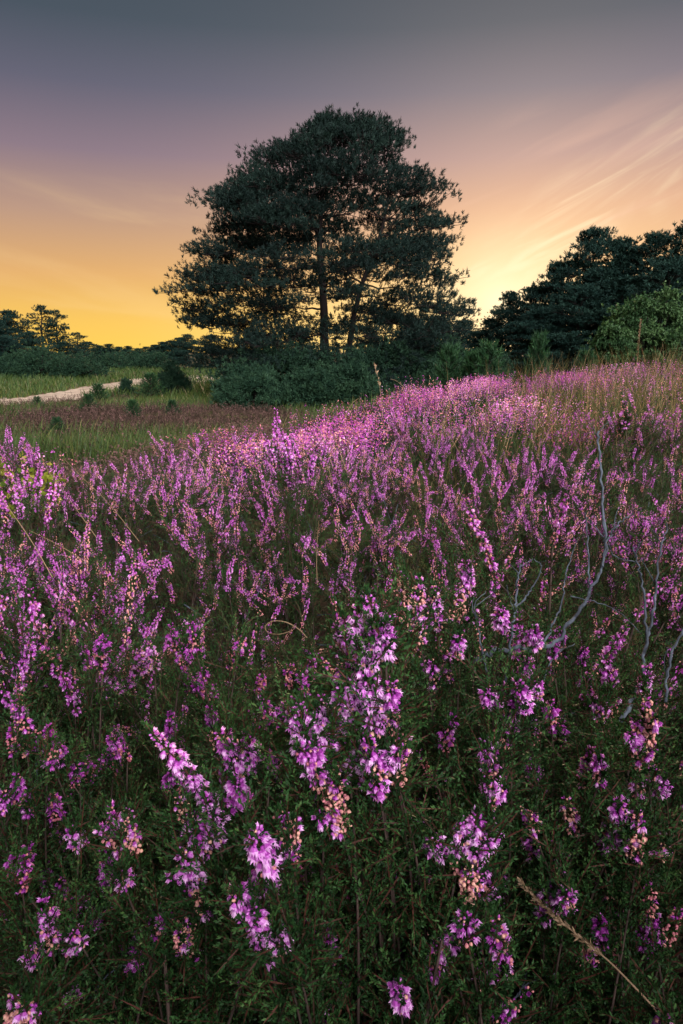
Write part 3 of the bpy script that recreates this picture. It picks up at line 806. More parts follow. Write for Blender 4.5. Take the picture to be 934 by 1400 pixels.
sprigs(mb, P[~fl], r, hs[~fl] * .85, 0.3, 12, 8, .018, .010, (0, 1, 2), (.3, .2))
tag(link('heather_carpet', mb.mesh('heather_carpet', ['hleaf', 'petal', 'faded'])), 'purple heather carpet rolling over the crest towards the trees', 'heather', kind='stuff')

# blond grass among the heather on the right of the crest
n = 13000
y = 2.6 + 6.8 * r.uniform(0, 1, n); x = r.uniform(-.1, .66, n) * (y + .6)
g_ = noise2(x, y, 1.3, 8) + .9 * sstep(1.5, 3, x) * (1 - sstep(7.2, 7.8, y))
k = (y < edge(x) + .8) & (r.uniform(0, 1, n) < np.maximum(sstep(-.2, .9, g_) * .6 + .05, .95 * grass_zone(x, y))) & (x > .25 * y - .4)
x, y = x[k], y[k]; n = len(x); mb = MB()
blades(mb, gp(x, y, -.02), r.uniform(.25, .62, n), .0040, r, np.clip(r.normal(.5, .3, n), 0, 1), .45, .45, 4)
tag(link('dry_grass', mb.mesh('dry_grass', ['blond'])), 'blond dry grass tufts among the heather on the right of the crest', 'grass', kind='stuff')

# undergrowth: shaded low shoots and dead twigs between the near plants
n = 9000
y = -.1 + 3.8 * r.uniform(0, 1, n) ** .8; x = r.uniform(-.62, .62, n) * (y + .6)
mb = MB()
P = gp(x, y, 0); P[:, 2] += r.uniform(0, .17, n)
shoots(mb, P, np.stack([r.normal(0, .7, n), r.normal(0, .7, n), np.full(n, .8)], 1), r.uniform(.03, .075, n), r, .0052, 28, .0019, vr=(0, .6))
tag(link('undergrowth', mb.mesh('undergrowth', ['hstem', 'hleaf'])), 'dark green heather undergrowth filling the gaps between the near plants', 'undergrowth', kind='stuff')
n = 420; mb = MB()
for q in range(n):
    y = -.05 + 2.4 * r.uniform() ** .9; x = r.uniform(-.6, .6) * (y + .55)
    p = np.array([x, y, float(ground(x, y)) + r.uniform(.02, .22)]); d = nrm(r.normal(0, 1, 3) * [1, 1, .6]); L_ = r.uniform(.04, .16)
    tube(mb, bez(p, p + d * L_ * .5 + r.normal(0, .02, 3), p + d * L_, 6), np.linspace(.0016, .0007, 6), 4, 0, .5)
tag(link('dead_twigs', mb.mesh('dead_twigs', ['deadwood'])), 'thin grey dead twigs tangled low between the near heather', 'twigs', kind='stuff')

def spike_matrix(base, tip, L, w=1.0, roll=0.0):
    d = np.asarray(tip) - np.asarray(base); l = np.linalg.norm(d); R = frames(d[None], np.array([roll]))[0]
    m = Matrix.Identity(4); sc = l / L
    for a in range(3):
        m[a][0] = R[a, 0] * w; m[a][1] = R[a, 1] * w; m[a][2] = R[a, 2] * sc; m[a][3] = base[a]
    return m

# --- hero plants: (label, depth, [(base px, base py, tip px, tip py, mode, width)]) ---
HERO = [
 ('tall bright lilac heather with dense open bells in the centre of the foreground', .37, [
   (500, 918, 490, 826, 'fresh', 1.15), (520, 905, 512, 812, 'fresh', 1.0), (482, 900, 474, 838, 'fresh', 1.0), (528, 900, 524, 850, 'fresh', .9),
   (492, 1010, 478, 918, 'fresh', 1.1), (512, 1008, 512, 915, 'fresh', 1.15), (535, 995, 530, 930, 'mixed', 1.0),
   (420, 1035, 402, 962, 'fresh', 1.1), (445, 1020, 440, 950, 'fresh', 1.0), (462, 1030, 452, 965, 'fresh', .9), (432, 1065, 424, 1010, 'mixed', 1.0),
   (478, 1050, 474, 1008, 'fresh', 1.15), (520, 1090, 512, 1005, 'mixed', 1.0), (545, 1075, 538, 1000, 'faded', 1.0), (505, 1080, 500, 1020, 'mixed', .95),
   (505, 965, 500, 885, 'fresh', 1.1), (478, 975, 466, 905, 'fresh', 1.05), (525, 1000, 522, 930, 'fresh', 1.1), (498, 1045, 494, 965, 'fresh', 1.1), (470, 1000, 462, 930, 'fresh', 1.0), (455, 1075, 446, 1010, 'fresh', 1.05), (412, 1010, 400, 955, 'fresh', 1.0),
   (468, 1140, 456, 1050, 'faded', 1.0), (445, 1120, 440, 1060, 'mixed', 1.0), (510, 1130, 506, 1080, 'faded', .9)]),
 ('lilac heather with one long slanting flower spike in the left foreground', .40, [
   (304, 1120, 212, 990, 'fresh', .95), (300, 1150, 272, 1092, 'fresh', 1.0), (282, 1165, 262, 1120, 'mixed', 1.0), (262, 1140, 242, 1090, 'faded', .9),
   (268, 1200, 252, 1165, 'fresh', 1.1), (282, 1250, 256, 1190, 'mixed', 1.0), (300, 1258, 288, 1235, 'fresh', .9), (250, 1165, 244, 1120, 'faded', .8)]),
 ('lilac heather with short forked spikes between the slanting spike and the tall centre plant', .44, [
   (330, 1062, 308, 995, 'fresh', 1.05), (345, 1055, 340, 1005, 'fresh', 1.0), (318, 1070, 300, 1035, 'fresh', .95), (378, 1045, 362, 1022, 'fresh', .9),
   (332, 1098, 322, 1065, 'fresh', 1.1), (305, 1040, 304, 1000, 'faded', .8)]),
 ('lilac heather with large whorls of open bells low in the foreground left of centre', .34, [
   (368, 1190, 350, 1128, 'fresh', 1.2), (368, 1232, 352, 1185, 'fresh', 1.25), (336, 1245, 322, 1215, 'fresh', 1.0), (372, 1310, 352, 1245, 'mixed', 1.3),
   (384, 1300, 376, 1258, 'fresh', 1.0), (402, 1172, 384, 1110, 'faded', 1.05), (360, 1282, 346, 1240, 'fresh', 1.0)]),
 ('lilac heather spike with drooping open bells in the foreground right of centre', .38, [
   (648, 1182, 646, 1108, 'fresh', 1.25), (630, 1172, 632, 1115, 'fresh', 1.1), (672, 1160, 672, 1108, 'fresh', 1.0), (602, 1168, 590, 1142, 'fresh', 1.0),
   (640, 1228, 640, 1180, 'faded', 1.0), (662, 1225, 658, 1180, 'mixed', 1.0), (672, 1062, 664, 1010, 'mixed', .95), (674, 1100, 668, 1060, 'mixed', .9)]),
 ('pale lilac heather tip with two stacked whorls right of the tall centre plant', .44, [
   (702, 975, 690, 935, 'fresh', 1.15), (718, 970, 706, 928, 'fresh', 1.0), (700, 1005, 692, 970, 'fresh', 1.1), (688, 1020, 684, 990, 'faded', .8), (672, 965, 664, 940, 'fresh', .9)]),
 ('peach and pink fading heather head at the right of the foreground', .42, [
   (838, 1160, 832, 1098, 'pink', 1.15), (856, 1168, 852, 1092, 'pink', 1.2), (872, 1175, 866, 1110, 'faded', 1.15), (905, 1170, 908, 1140, 'faded', 1.0), (846, 1150, 844, 1085, 'mixed', 1.0)]),
 ('tall reddish heather with fading bells near the right edge of the foreground', .46, [
   (872, 1090, 878, 1010, 'pink', 1.0), (884, 1040, 888, 952, 'faded', 1.0), (868, 1050, 872, 985, 'mixed', .95), (902, 1085, 906, 1065, 'fresh', .9)]),
 ('dusky faded heather spike between the reddish right plant and the lilac spike', .46, [
   (786, 1140, 782, 1092, 'faded', 1.0), (800, 1075, 804, 1020, 'mixed', .95), (820, 1070, 818, 1030, 'mixed', .9), (730, 1140, 726, 1105, 'faded', .9), (728, 1170, 722, 1135, 'mixed', .9)]),
 ('faded heather in the bottom right foreground with a few violet bells', .36, [
   (602, 1330, 596, 1285, 'mixed', 1.1), (640, 1290, 632, 1245, 'mixed', 1.05), (660, 1350, 656, 1295, 'mixed', 1.0), (690, 1330, 682, 1262, 'pink', 1.0), (615, 1300, 618, 1262, 'fresh', .95), (548, 1372, 544, 1345, 'fresh', 1.0)]),
 ('small violet heather sprig below the dry grass head', .42, [
   (764, 1245, 758, 1212, 'fresh', 1.0), (745, 1255, 742, 1228, 'fresh', .85), (776, 1236, 774, 1216, 'mixed', .9)]),
 ('small pinkish heather sprig left of the drooping lilac spike', .44, [
   (582, 1210, 576, 1172, 'mixed', 1.0), (570, 1195, 566, 1178, 'fresh', .9), (512, 1298, 508, 1268, 'mixed', .9), (500, 1290, 496, 1270, 'faded', .8)]),
 ('violet heather plant in the dark lower left foreground', .44, [
   (150, 1240, 138, 1160, 'fresh', 1.0), (170, 1170, 152, 1105, 'mixed', 1.05), (185, 1165, 172, 1120, 'faded', .9), (172, 1215, 170, 1190, 'fresh', .9), (108, 1160, 100, 1130, 'fresh', .9)]),
 ('dim violet heather near the bottom left corner', .42, [
   (72, 1300, 60, 1228, 'mixed', 1.0), (96, 1300, 86, 1262, 'pink', 1.0), (52, 1318, 40, 1290, 'fresh', .95), (100, 1370, 92, 1352, 'fresh', 1.0), (110, 1290, 104, 1270, 'mixed', .8)]),
 ('peach bud cluster poking in at the bottom left corner', .33, [
   (24, 1410, 20, 1358, 'faded', 1.2), (38, 1408, 36, 1372, 'faded', 1.0)]),
 ('violet heather tip at the very bottom right corner', .32, [
   (912, 1420, 902, 1382, 'fresh', 1.0)]),
 ('dim faded heather spike below the slanting lilac spike', .42, [
   (264, 1318, 256, 1255, 'faded', .95), (324, 1340, 318, 1318, 'fresh', 1.0), (386, 1342, 384, 1322, 'fresh', 1.0), (248, 1300, 250, 1270, 'faded', .8)]),
 ('slender pink heather standing tall right of centre before the grey branches', .66, [
   (640, 812, 634, 762, 'fresh', 1.15), (632, 848, 630, 800, 'faded', 1.05), (645, 840, 646, 815, 'mixed', .9)]),
 ('group of pale faded heather spikes just right of the tall centre plant', .58, [
   (575, 880, 566, 800, 'faded', 1.05), (600, 860, 590, 800, 'pink', 1.0), (556, 830, 548, 780, 'faded', 1.0), (615, 930, 606, 870, 'pink', 1.05), (596, 945, 590, 900, 'mixed', 1.0), (575, 830, 572, 790, 'pink', .95), (628, 900, 624, 865, 'mixed', .9)]),
 ('two lilac heather tips below the curved grey branch', .56, [
   (686, 862, 682, 828, 'fresh', 1.15), (734, 882, 728, 852, 'fresh', 1.1), (722, 925, 718, 895, 'fresh', 1.0), (735, 960, 728, 925, 'mixed', 1.0)]),
 ('lilac heather spike in front of the right grey branch', .56, [
   (836, 945, 832, 900, 'fresh', 1.1), (822, 985, 818, 950, 'mixed', 1.0), (812, 965, 802, 950, 'fresh', .9), (880, 965, 878, 905, 'mixed', .9)]),
 ('tall pale topped heather rising alone against the green grass at the right', 1.25, [
   (856, 585, 854, 540, 'pink', 1.15), (848, 600, 846, 570, 'faded', 1.0)]),
 ('bright magenta heather clump standing tallest below the big pine', 1.35, [
   (384, 640, 370, 558, 'fresh', 1.35), (398, 640, 386, 578, 'fresh', 1.3), (412, 660, 402, 590, 'fresh', 1.3), (396, 665, 392, 610, 'fresh', 1.3), (376, 640, 366, 590, 'fresh', 1.1), (424, 655, 426, 612, 'fresh', 1.1), (408, 690, 400, 640, 'fresh', 1.2), (440, 640, 444, 600, 'fresh', 1.0)]),
 ('sunlit pink heather clump at the left edge beside the yellow bramble', 1.3, [
   (20, 690, 12, 622, 'pink', 1.2), (40, 680, 34, 622, 'pink', 1.2), (52, 700, 48, 630, 'fresh', 1.15), (66, 712, 68, 645, 'pink', 1.2), (30, 710, 24, 650, 'fresh', 1.1), (10, 730, 4, 660, 'mixed', 1.2), (78, 700, 82, 650, 'mixed', 1.0)]),
 ('pink and gold lit heather clump at the left edge above the dark foreground', .85, [
   (38, 900, 26, 862, 'pink', 1.1), (60, 890, 52, 850, 'pink', 1.1), (80, 925, 70, 882, 'pink', 1.1), (20, 935, 10, 895, 'fresh', 1.0), (100, 955, 92, 905, 'pink', 1.1), (118, 975, 108, 930, 'mixed', 1.0), (60, 945, 48, 905, 'fresh', 1.1)]),
 ('two leaning heather spikes left of the forked lilac plant', .72, [
   (200, 925, 186, 882, 'pink', 1.05), (212, 915, 204, 878, 'mixed', 1.0), (165, 945, 128, 930, 'fresh', 1.0), (182, 935, 168, 905, 'pink', 1.0)]),
]

N_MAIN = len(HERO)
def hero(label, t, spikes, idx):
    base_ = np.mean([at(s[0], s[1], t) for s in spikes], axis=0)
    gx_, gy_ = base_[0], base_[1] + .03
    loc = np.array([gx_, gy_, float(ground(gx_, gy_))])
    root = thing('heather_plant', loc, label, 'heather', 'near heather plants')
    r = np.random.default_rng(900 + idx)
    wood, fol = MB(), MB(); P, D, Ls = [], [], []
    objs = []
    for k, (bx, by, tx, ty, mode, w) in enumerate(spikes):
        tt = t * (1 + r.uniform(-.05, .05))
        b = at(bx, by, tt); e = at(tx, ty, tt * (1 - r.uniform(-.02, .05)))
        d = nrm(e - b); l = np.linalg.norm(e - b)
        L = l; bl, el = b - loc, e - loc; pk = []
        if t < .75:
            tint = (.26 if t < .42 and mode == 'fresh' else .08) if idx < N_MAIN else -.22
            sb = spike_bm(L, max(12, int(L * 2300)), .0062 * w + .0010, mode, 5000 + idx * 40 + k, fl=.0044 * min(1.1, .5 + .5 * w), bend=r.uniform(.02, .14), tint=tint, pick=10 if (t < .46 and mode == 'fresh' and idx < N_MAIN) else 0, picked=pk)
            me = sb.mesh('heather_spike', SPIKE_MATS); ww = 1.0
            for q in range(0 if idx >= N_MAIN or (idx == 1 and k == 0) else (3 if idx == 0 else 2)):       # short side racemes
                l2 = l * r.uniform(.35, .6); b2 = bl + (el - bl) * r.uniform(.0, .45); dd = nrm(d + r.normal(0, .42, 3))
                m2 = spike_bm(l2, max(8, int(l2 * 2000)), .0050 * w + .0010, mode if r.uniform() < .7 else 'mixed', 7000 + idx * 80 + k * 3 + q, fl=.0042, tint=tint).mesh('heather_spike', SPIKE_MATS)
                objs.append((m2, spike_matrix(b2, b2 + dd * l2, l2, 1.0, r.uniform(0, 6)), []))
        else:
            me, L = min(SPIKES[mode], key=lambda q: abs(q[1] - l) + r.uniform(0, .012)); ww = w
        m_ = spike_matrix(bl, el, L, ww, r.uniform(0, 6))
        objs.append((me, m_, pk))
        root_p = np.array([r.normal(0, .012), r.normal(0, .012), 0])
        c = bl - d * min(.10, bl[2] * .5) + r.normal(0, .008, 3)
        path = bez(root_p, np.array([c[0] * .8, c[1] * .8, bl[2] * .55]) + r.normal(0, .03, 3), bl, 12)
        tube(wood, path, np.linspace(.0014, .0006, 12), 5, 0, .5)
        # leafy shoots round the upper stem and along the spike base
        for q in range(64 if idx < N_MAIN else 34):
            j = r.integers(2, 12); pdir = nrm(path[j] - path[j - 1])
            P.append(path[j] + r.normal(0, .003, 3)); D.append(pdir + r.normal(0, .55, 3) + [0, 0, .25]); Ls.append(r.uniform(.02, .05))
        for q in range(5):
            P.append(bl + (el - bl) * r.uniform(-.1, .5)); D.append(d + r.normal(0, .5, 3)); Ls.append(r.uniform(.010, .022))
    P, D, Ls = np.array(P), np.array(D), np.array(Ls)
    shoots(fol, P, D, Ls, r, .0033, 32, .0012, vr=(.2, .8))
    ii = r.integers(0, len(P), len(P) * 2)
    shoots(fol, P[ii] + nrm(D[ii]) * (Ls[ii] * r.uniform(.2, .8, len(ii)))[:, None], nrm(D[ii]) + r.normal(0, .6, (len(ii), 3)), r.uniform(.008, .02, len(ii)), r, .0030, 14, .0011, vr=(.2, .8))
    link('woody_stems', wood.mesh('hero_wood', ['wood']), root); link('foliage', fol.mesh('hero_foliage', ['hstem', 'hleaf']), root)
    for me, m_, pk in objs:
        o = link('flower_spike', me, root); o.matrix_local = m_
        for p_, R_, s_, v_ in pk:
            bo = link('blossom', BLOSSOM[int(np.clip((v_ - .4) / .12, 0, 3))], o)
            mm = Matrix.Identity(4)
            for a in range(3):
                for c in range(3): mm[a][c] = R_[a, c] * s_
                mm[a][3] = p_[a]
            bo.matrix_local = mm
    return loc
LAND = [((502, 950), 'tall bright lilac centre plant', .37), ((255, 1080), 'long slanting lilac spike', .40), ((365, 1220), 'low whorled lilac plant', .34),
        ((648, 1150), 'drooping lilac spike', .38), ((850, 1135), 'peach fading head', .42), ((885, 1010), 'tall reddish right plant', .46),
        ((150, 1180), 'dark violet plant', .44), ((325, 1030), 'forked lilac plant', .44), ((585, 860), 'pale faded group', .58), ((190, 900), 'two leaning spikes', .72),
        ((764, 1230), 'seed head of the dry stalk', .40), ((60, 1270), 'dim violet corner plant', .42), ((630, 1310), 'faded bottom plant', .36), ((836, 930), 'spike before the right branch', .56)]
r_ = np.random.default_rng(404); taken = [(q[2], q[3] + 20) for h in HERO for q in h[2]]; EXTRA = {}
tries = 0; cnt_ = 0
while cnt_ < 40 and tries < 4000:
    tries += 1
    x_, y_ = r_.uniform(0, 930), r_.uniform(870, 1310)
    if min(math.hypot(x_ - a_, (y_ - b_) * .8) for a_, b_ in taken) < 42: continue
    taken.append((x_, y_)); cnt_ += 1
    t_ = float(np.interp(y_, [880, 1370], [.66, .40]) * r_.uniform(.92, 1.08))
    kind_ = str(r_.choice(['fresh', 'mixed', 'faded', 'pink'], p=[.38, .27, .17, .18])); sp_ = []
    for q in range(int(r_.integers(2, 5))):
        bx = x_ + r_.normal(0, 14); by = y_ + r_.normal(0, 12) + 26; l_ = r_.uniform(26, 48) * .45 / t_ + 8
        sp_.append((bx, by, bx + r_.normal(0, 9), by - l_, kind_ if r_.uniform() < .75 else 'mixed', r_.uniform(.8, 1.0)))
    li = min(range(len(LAND)), key=lambda q: math.hypot(LAND[q][0][0] - x_, LAND[q][0][1] - y_))
    dx, dy = x_ - LAND[li][0][0], y_ - LAND[li][0][1]
    side = ('left of' if dx < 0 else 'right of') if abs(dx) > abs(dy) else ('above' if dy < 0 else 'below')
    EXTRA.setdefault(({'fresh': 'small violet', 'mixed': 'small half faded', 'faded': 'small withered peach', 'pink': 'small dull pink'}[kind_], side, LAND[li][1]), []).append((math.hypot(dx, dy), t_, sp_))
for (lk, side, nm), L_ in EXTRA.items():
    L_.sort(key=lambda q: q[0])
    for k, (d_, t_, sp_) in enumerate(L_):
        pre = '' if len(L_) == 1 else ('nearest ', 'second nearest ', 'third nearest ', 'fourth nearest ', 'fifth nearest ', 'sixth nearest ')[min(k, 5)]
        HERO.append((f'{pre}{lk} heather sprig {side} the {nm}', t_, sp_))
hero_locs = [hero(*h, i) for i, h in enumerate(HERO)]

# --- generic plants in rows up to NEAR_Y ---
LAND = [((502, 950), 'tall bright lilac centre plant', .37), ((255, 1080), 'long slanting lilac spike', .40), ((365, 1220), 'low whorled lilac plant', .34),
        ((648, 1150), 'drooping lilac spike', .38), ((850, 1135), 'peach fading head', .42), ((885, 1010), 'tall reddish right plant', .46),
        ((150, 1180), 'dark violet plant', .44), ((790, 840), 'curved grey branch', .62), ((895, 830), 'right grey branch', .7), ((715, 780), 'small forked grey branch', .6),
        ((380, 855), 'curled dry grass stem', .7), ((395, 620), 'bright magenta clump', 1.35), ((40, 665), 'sunlit pink edge clump', 1.3),
        ((60, 905), 'gold lit left clump', .85), ((634, 800), 'slender pink plant', .66), ((855, 565), 'lone pale topped heather', 1.25),
        ((585, 860), 'pale faded group', .58), ((820, 620), 'pale upright dead stem', .8), ((325, 1030), 'forked lilac plant', .44), ((190, 900), 'two leaning spikes', .72)]
cells = []
rr = np.random.default_rng(77)
yy = .10
while yy < NEAR_Y:
    stepy = .115 if yy < .8 else (.15 if yy < 1.6 else .21)
    hw = .56 * (yy + .12) + .12
    nxs = max(3, int(2 * hw / (stepy * 1.12)))
    for q in range(nxs):
        xx = -hw + 2 * hw * (q + .5 + rr.uniform(-.38, .38)) / nxs; y2 = yy + rr.uniform(-.4, .4) * stepy
        if y2 > edge(xx) + (.5 if xx > -.2 else -.25): continue
        cells.append((xx, y2))
    yy += stepy
gen = []
for (x, y) in cells:
    z = float(ground(x, y)); pr = proj((x, y, z + .33))
    if pr is None: continue
    px, py, t = pr
    if px < -110 or px > 1040 or py > 1750: continue
    nz = float(noise2(np.array([x]), np.array([y]), 4.2, 12)[0]); n2 = float(noise2(np.array([x]), np.array([y]), 2.6, 31)[0])
    # flowering vigour
    if py > 940: dn = .14 + .10 * nz
    elif py > 800: dn = .32 + .2 * nz
    elif py > 690: dn = .72 + .3 * nz
    else: dn = .92 + .3 * nz
    if px > 640 and 640 < py < 1000: dn *= .62
    if px > 740 and py < 655: dn *= .3
    if 85 < px < 300 and py < 668: dn *= .6; n2 -= 1.2
    dn *= 1 - .8 * float(hollow(x, y))
    if px < 260 and py > 950: dn *= .8
    gen.append(dict(x=x, y=y, z=z, px=px, py=py, t=t, dn=min(max(dn, .04), 1), n2=n2))
print('generic heather plants', len(gen))

ORD = ['nearest', 'second', 'third', 'fourth', 'fifth', 'sixth', 'seventh', 'eighth', 'ninth', 'tenth', 'eleventh', 'twelfth', 'thirteenth', 'fourteenth']
buckets = {}
for k, g in enumerate(gen):
    v = int(rr.integers(0, 6)); wood, fol, tips = BUSH[v]
    rz = rr.uniform(0, 2 * PI)
    mound = float(noise2(np.array([g['x']]), np.array([g['y']]), 7.0, 91)[0])
    sc = rr.uniform(.9, 1.12) * ((.95 + .05 * mound) if g['y'] < .6 else (1.0 + .24 * mound))
    if g['y'] > .6: g['dn'] = min(1, max(.03, g['dn'] * (1 + .85 * mound)))
    c, s = math.cos(rz), math.sin(rz)
    mode_p = {'fresh': .24, 'mixed': .26, 'faded': .22, 'pink': .28}
    if g['n2'] > .35: mode_p = {'fresh': .55, 'mixed': .2, 'faded': .07, 'pink': .18}
    if g['n2'] < -.4: mode_p = {'fresh': .08, 'mixed': .25, 'faded': .32, 'pink': .35}
    nsp = 0
    sp_list = []
    order = list(rr.permutation(len(tips))[:20])
    if g['y'] > .75: order += order[:16]
    for oi, q in enumerate(order):
        if rr.uniform() > g['dn']: continue
        e, d = tips[q]
        if oi >= 20: d = nrm(d + rr.normal(0, .45, 3)); e = e - d * rr.uniform(.01, .05)
        mode = rr.choice(list(mode_p), p=np.array(list(mode_p.values())) / sum(mode_p.values()))
        me, L = SPIKES[mode][int(rr.integers(0, len(SPIKES[mode])))]
        ln = L * rr.uniform(.45, .95); d2 = nrm(d + rr.normal(0, .28, 3) + [0, 0, .15])
        sp_list.append((me, spike_matrix(e - d2 * .012, e + d2 * ln, L, rr.uniform(.62, .84), rr.uniform(0, 6)), mode)); nsp += 1
    modes = [m for _, _, m in sp_list]
    if nsp <= 1: look = 'mostly green'
    elif modes.count('fresh') > nsp * .5: look = 'lilac'
    elif modes.count('faded') + modes.count('mixed') > nsp * .6: look = 'fading peach'
    else: look = 'pink'
    g.update(look=look, nsp=nsp, sp=sp_list, v=v, rz=rz, sc=sc)
    li = min(range(len(LAND)), key=lambda q: math.hypot(LAND[q][0][0] - g['px'], LAND[q][0][1] - g['py']) + 150 * abs(math.log(LAND[q][2] / g['t'])))
    (lx, ly), ln_, lt = LAND[li]
    dx, dt = g['px'] - lx, math.log(g['t'] / lt)
    if abs(dx) > 220 * abs(dt): side = 'left of' if dx < 0 else 'right of'
    else: side = 'behind' if dt > 0 else 'in front of'
    g['dist'] = math.hypot(dx, 220 * dt)
    buckets.setdefault((look, side, ln_), []).append(g)
for (look, side, ln_), L in buckets.items():
    L.sort(key=lambda g: g['dist'])
    for q, g in enumerate(L):
        if len(L) == 1: g['label'] = f'{look} heather plant {side} the {ln_}'
        else: g['label'] = f'{ORD[min(q, 13)]}{" closest" if q else ""} {look} heather plant {side} the {ln_}'
        if q > 13: g['label'] = f'{look} heather plant farthest {side} the {ln_}'
GR = {'lilac': 'lilac heather plants', 'pink': 'pink heather plants', 'fading peach': 'fading heather plants', 'mostly green': 'green heather plants'}
for g in gen:
    root = thing('heather_plant', (g['x'], g['y'], g['z'] - .005), g['label'], 'heather', GR[g['look']], g['rz'])
    root.scale = (g['sc'],) * 3
    wood, fol, tips = BUSH[g['v']]
    link('woody_stems', wood, root); link('foliage', fol, root)
    for me, m_, _ in g['sp']:
        o = link('flower_spike', me, root); o.matrix_local = m_

for k, (x, y, hh) in enumerate([(-1.05, -.0, 3.3), (-.85, -.16, 3.3), (-.66, -.22, 3.3), (-.48, -.24, 3.2), (-.30, -.26, 3.0), (-.12, -.28, 2.7), (.07, -.30, 2.55), (.24, -.30, 1.45), (.38, -.28, 1.5), (.54, -.26, 2.8), (.72, -.24, 3.2), (.9, -.18, 3.3), (1.08, .0, 3.3)]):  # added unseen plants; they shade the foreground edges, low notch lets light through
    for dy_ in (0, -.14, -.27):
        wood, fol, tips = BUSH[(k + int(-dy_ * 10)) % 6]
        root = thing('heather_plant', (x + dy_ * .4, y + dy_, float(ground(x, y)) - .01), 'added tall heather plant behind the photographer, unseen, shading the foreground edges', 'heather', 'added shading heather behind the photographer', k * 1.3)
        root.scale = (2.0, 2.0, hh); link('woody_stems', wood, root); link('foliage', fol, root)

for x, lab in ((-.62, 'added unseen bush behind the photographer, shading the left foreground'), (1.38, 'added unseen bush behind the photographer, shading the right foreground')):  # bushes added out of view to shade the left and right edges
    tr_, _, cr_ = shrub_meshes(190 + int(x * 10), 5200, .10, .016, 16, 'shrub', False, 1.75, clumps=60)
    t_ = thing('shade_bush', (x, -.66, float(ground(x, -.66)) - .02), lab, 'bush'); t_.scale = (.52, .46, .66)
    link('stems', tr_, t_); link('foliage', cr_, t_)

# ---------------------------------------------- dead branches and grass stems --
def dead_branch(label, lines, name='dead_branch'):
    """lines: ([(px, py, t)...], r0, r1)"""
    pts0 = [at(*p) for p in lines[0][0]]
    base = np.array([pts0[0][0], pts0[0][1], float(ground(pts0[0][0], pts0[0][1]))])
    root = thing(name, base, label, 'dead branch', 'weathered dead heather branches')
    main_, tw = MB(), MB()
    for k, (pp, r0, r1) in enumerate(lines):
        P = catmull([at(*p) for p in pp], 7) - base
        P[1:-1] += rng.normal(0, r0 * .3, (len(P) - 2, 3))
        rad = .52 * np.linspace(r0, r1, len(P)) * (1 + .12 * np.sin(np.arange(len(P)) * 1.7 + k))
        tube(main_ if k == 0 else tw, P, rad, 8, 0, .5)
    link('limb', main_.mesh('dead_limb', ['deadwood']), root); link('twigs', tw.mesh('dead_limb_twigs', ['deadwood']), root)
dead_branch('thick pale grey dead branch curving up from the ground right of centre', [
   ([(650, 905, .62), (672, 890, .62), (705, 889, .62), (740, 886, .62), (770, 866, .63), (797, 825, .65), (818, 785, .67), (828, 745, .69), (824, 705, .71)], .0046, .0022),
   ([(824, 775, .67), (830, 740, .69), (845, 715, .70), (862, 705, .71), (866, 697, .71)], .0022, .0008),
   ([(806, 800, .66), (804, 760, .67), (802, 720, .68), (800, 700, .68)], .0018, .0008),
   ([(740, 886, .62), (758, 850, .63), (770, 815, .64), (776, 780, .66), (790, 735, .68)], .0020, .0008),
   ([(832, 742, .69), (840, 760, .69), (868, 768, .69), (880, 766, .69)], .0014, .0006),
   ([(826, 735, .69), (812, 718, .69), (800, 706, .69)], .0012, .0006),
   ([(838, 725, .7), (842, 705, .7), (848, 692, .7)], .0012, .0005),
   ([(780, 815, .64), (822, 825, .64), (850, 840, .63), (876, 866, .62)], .0010, .0005)])
dead_branch('upright pale grey dead stem poking above the heather against the grass', [
   ([(826, 730, .86), (824, 690, .88), (822, 650, .90), (819, 615, .90), (818, 590, .90)], .0032, .0028),
   ([(819, 592, .9), (826, 582, .9), (836, 574, .9)], .0014, .0006), ([(819, 600, .9), (812, 588, .9), (806, 578, .9)], .0010, .0005)])
dead_branch('small forked grey dead branch left of the thick curving branch', [
   ([(688, 945, .58), (696, 895, .59), (702, 855, .60), (706, 822, .61), (708, 795, .62), (712, 772, .63)], .0026, .0014),
   ([(706, 830, .61), (722, 812, .62), (735, 792, .63), (740, 775, .63), (730, 764, .63)], .0018, .0007),
   ([(711, 775, .63), (722, 768, .63), (728, 764, .63)], .0010, .0005), ([(710, 785, .62), (704, 778, .62), (698, 772, .62)], .0010, .0005),
   ([(703, 835, .61), (696, 815, .61), (693, 800, .61)], .0008, .0004)])
dead_branch('grey dead branch rising in a narrow fork near the right edge', [
   ([(850, 985, .60), (866, 955, .61), (880, 920, .63), (884, 880, .65), (894, 830, .67), (898, 790, .69), (904, 745, .71), (912, 715, .72)], .0040, .0014),
   ([(884, 880, .65), (882, 830, .66), (878, 790, .67), (868, 760, .68), (866, 748, .68)], .0026, .0010),
   ([(897, 800, .69), (886, 780, .69), (878, 765, .69)], .0012, .0005), ([(868, 762, .68), (874, 745, .68), (880, 738, .68)], .001, .0005),
   ([(904, 745, .71), (896, 728, .71), (888, 722, .71)], .0012, .0005)])
dead_branch('thin bent grey dead stem at the right edge of the photo', [
   ([(910, 960, .60), (912, 925, .61), (920, 890, .62), (934, 860, .63), (945, 840, .63)], .0026, .0018),
   ([(912, 925, .61), (908, 905, .61), (914, 885, .61)], .0010, .0005)])
dead_branch('thin grey twig bowed beside the pale faded heather group', [
   ([(668, 925, .56), (660, 890, .57), (652, 850, .58), (650, 825, .59), (664, 808, .6)], .0016, .0006),
   ([(652, 850, .58), (646, 830, .58), (648, 815, .58)], .0008, .0004), ([(651, 828, .59), (672, 812, .6), (680, 800, .6)], .0008, .0004)])
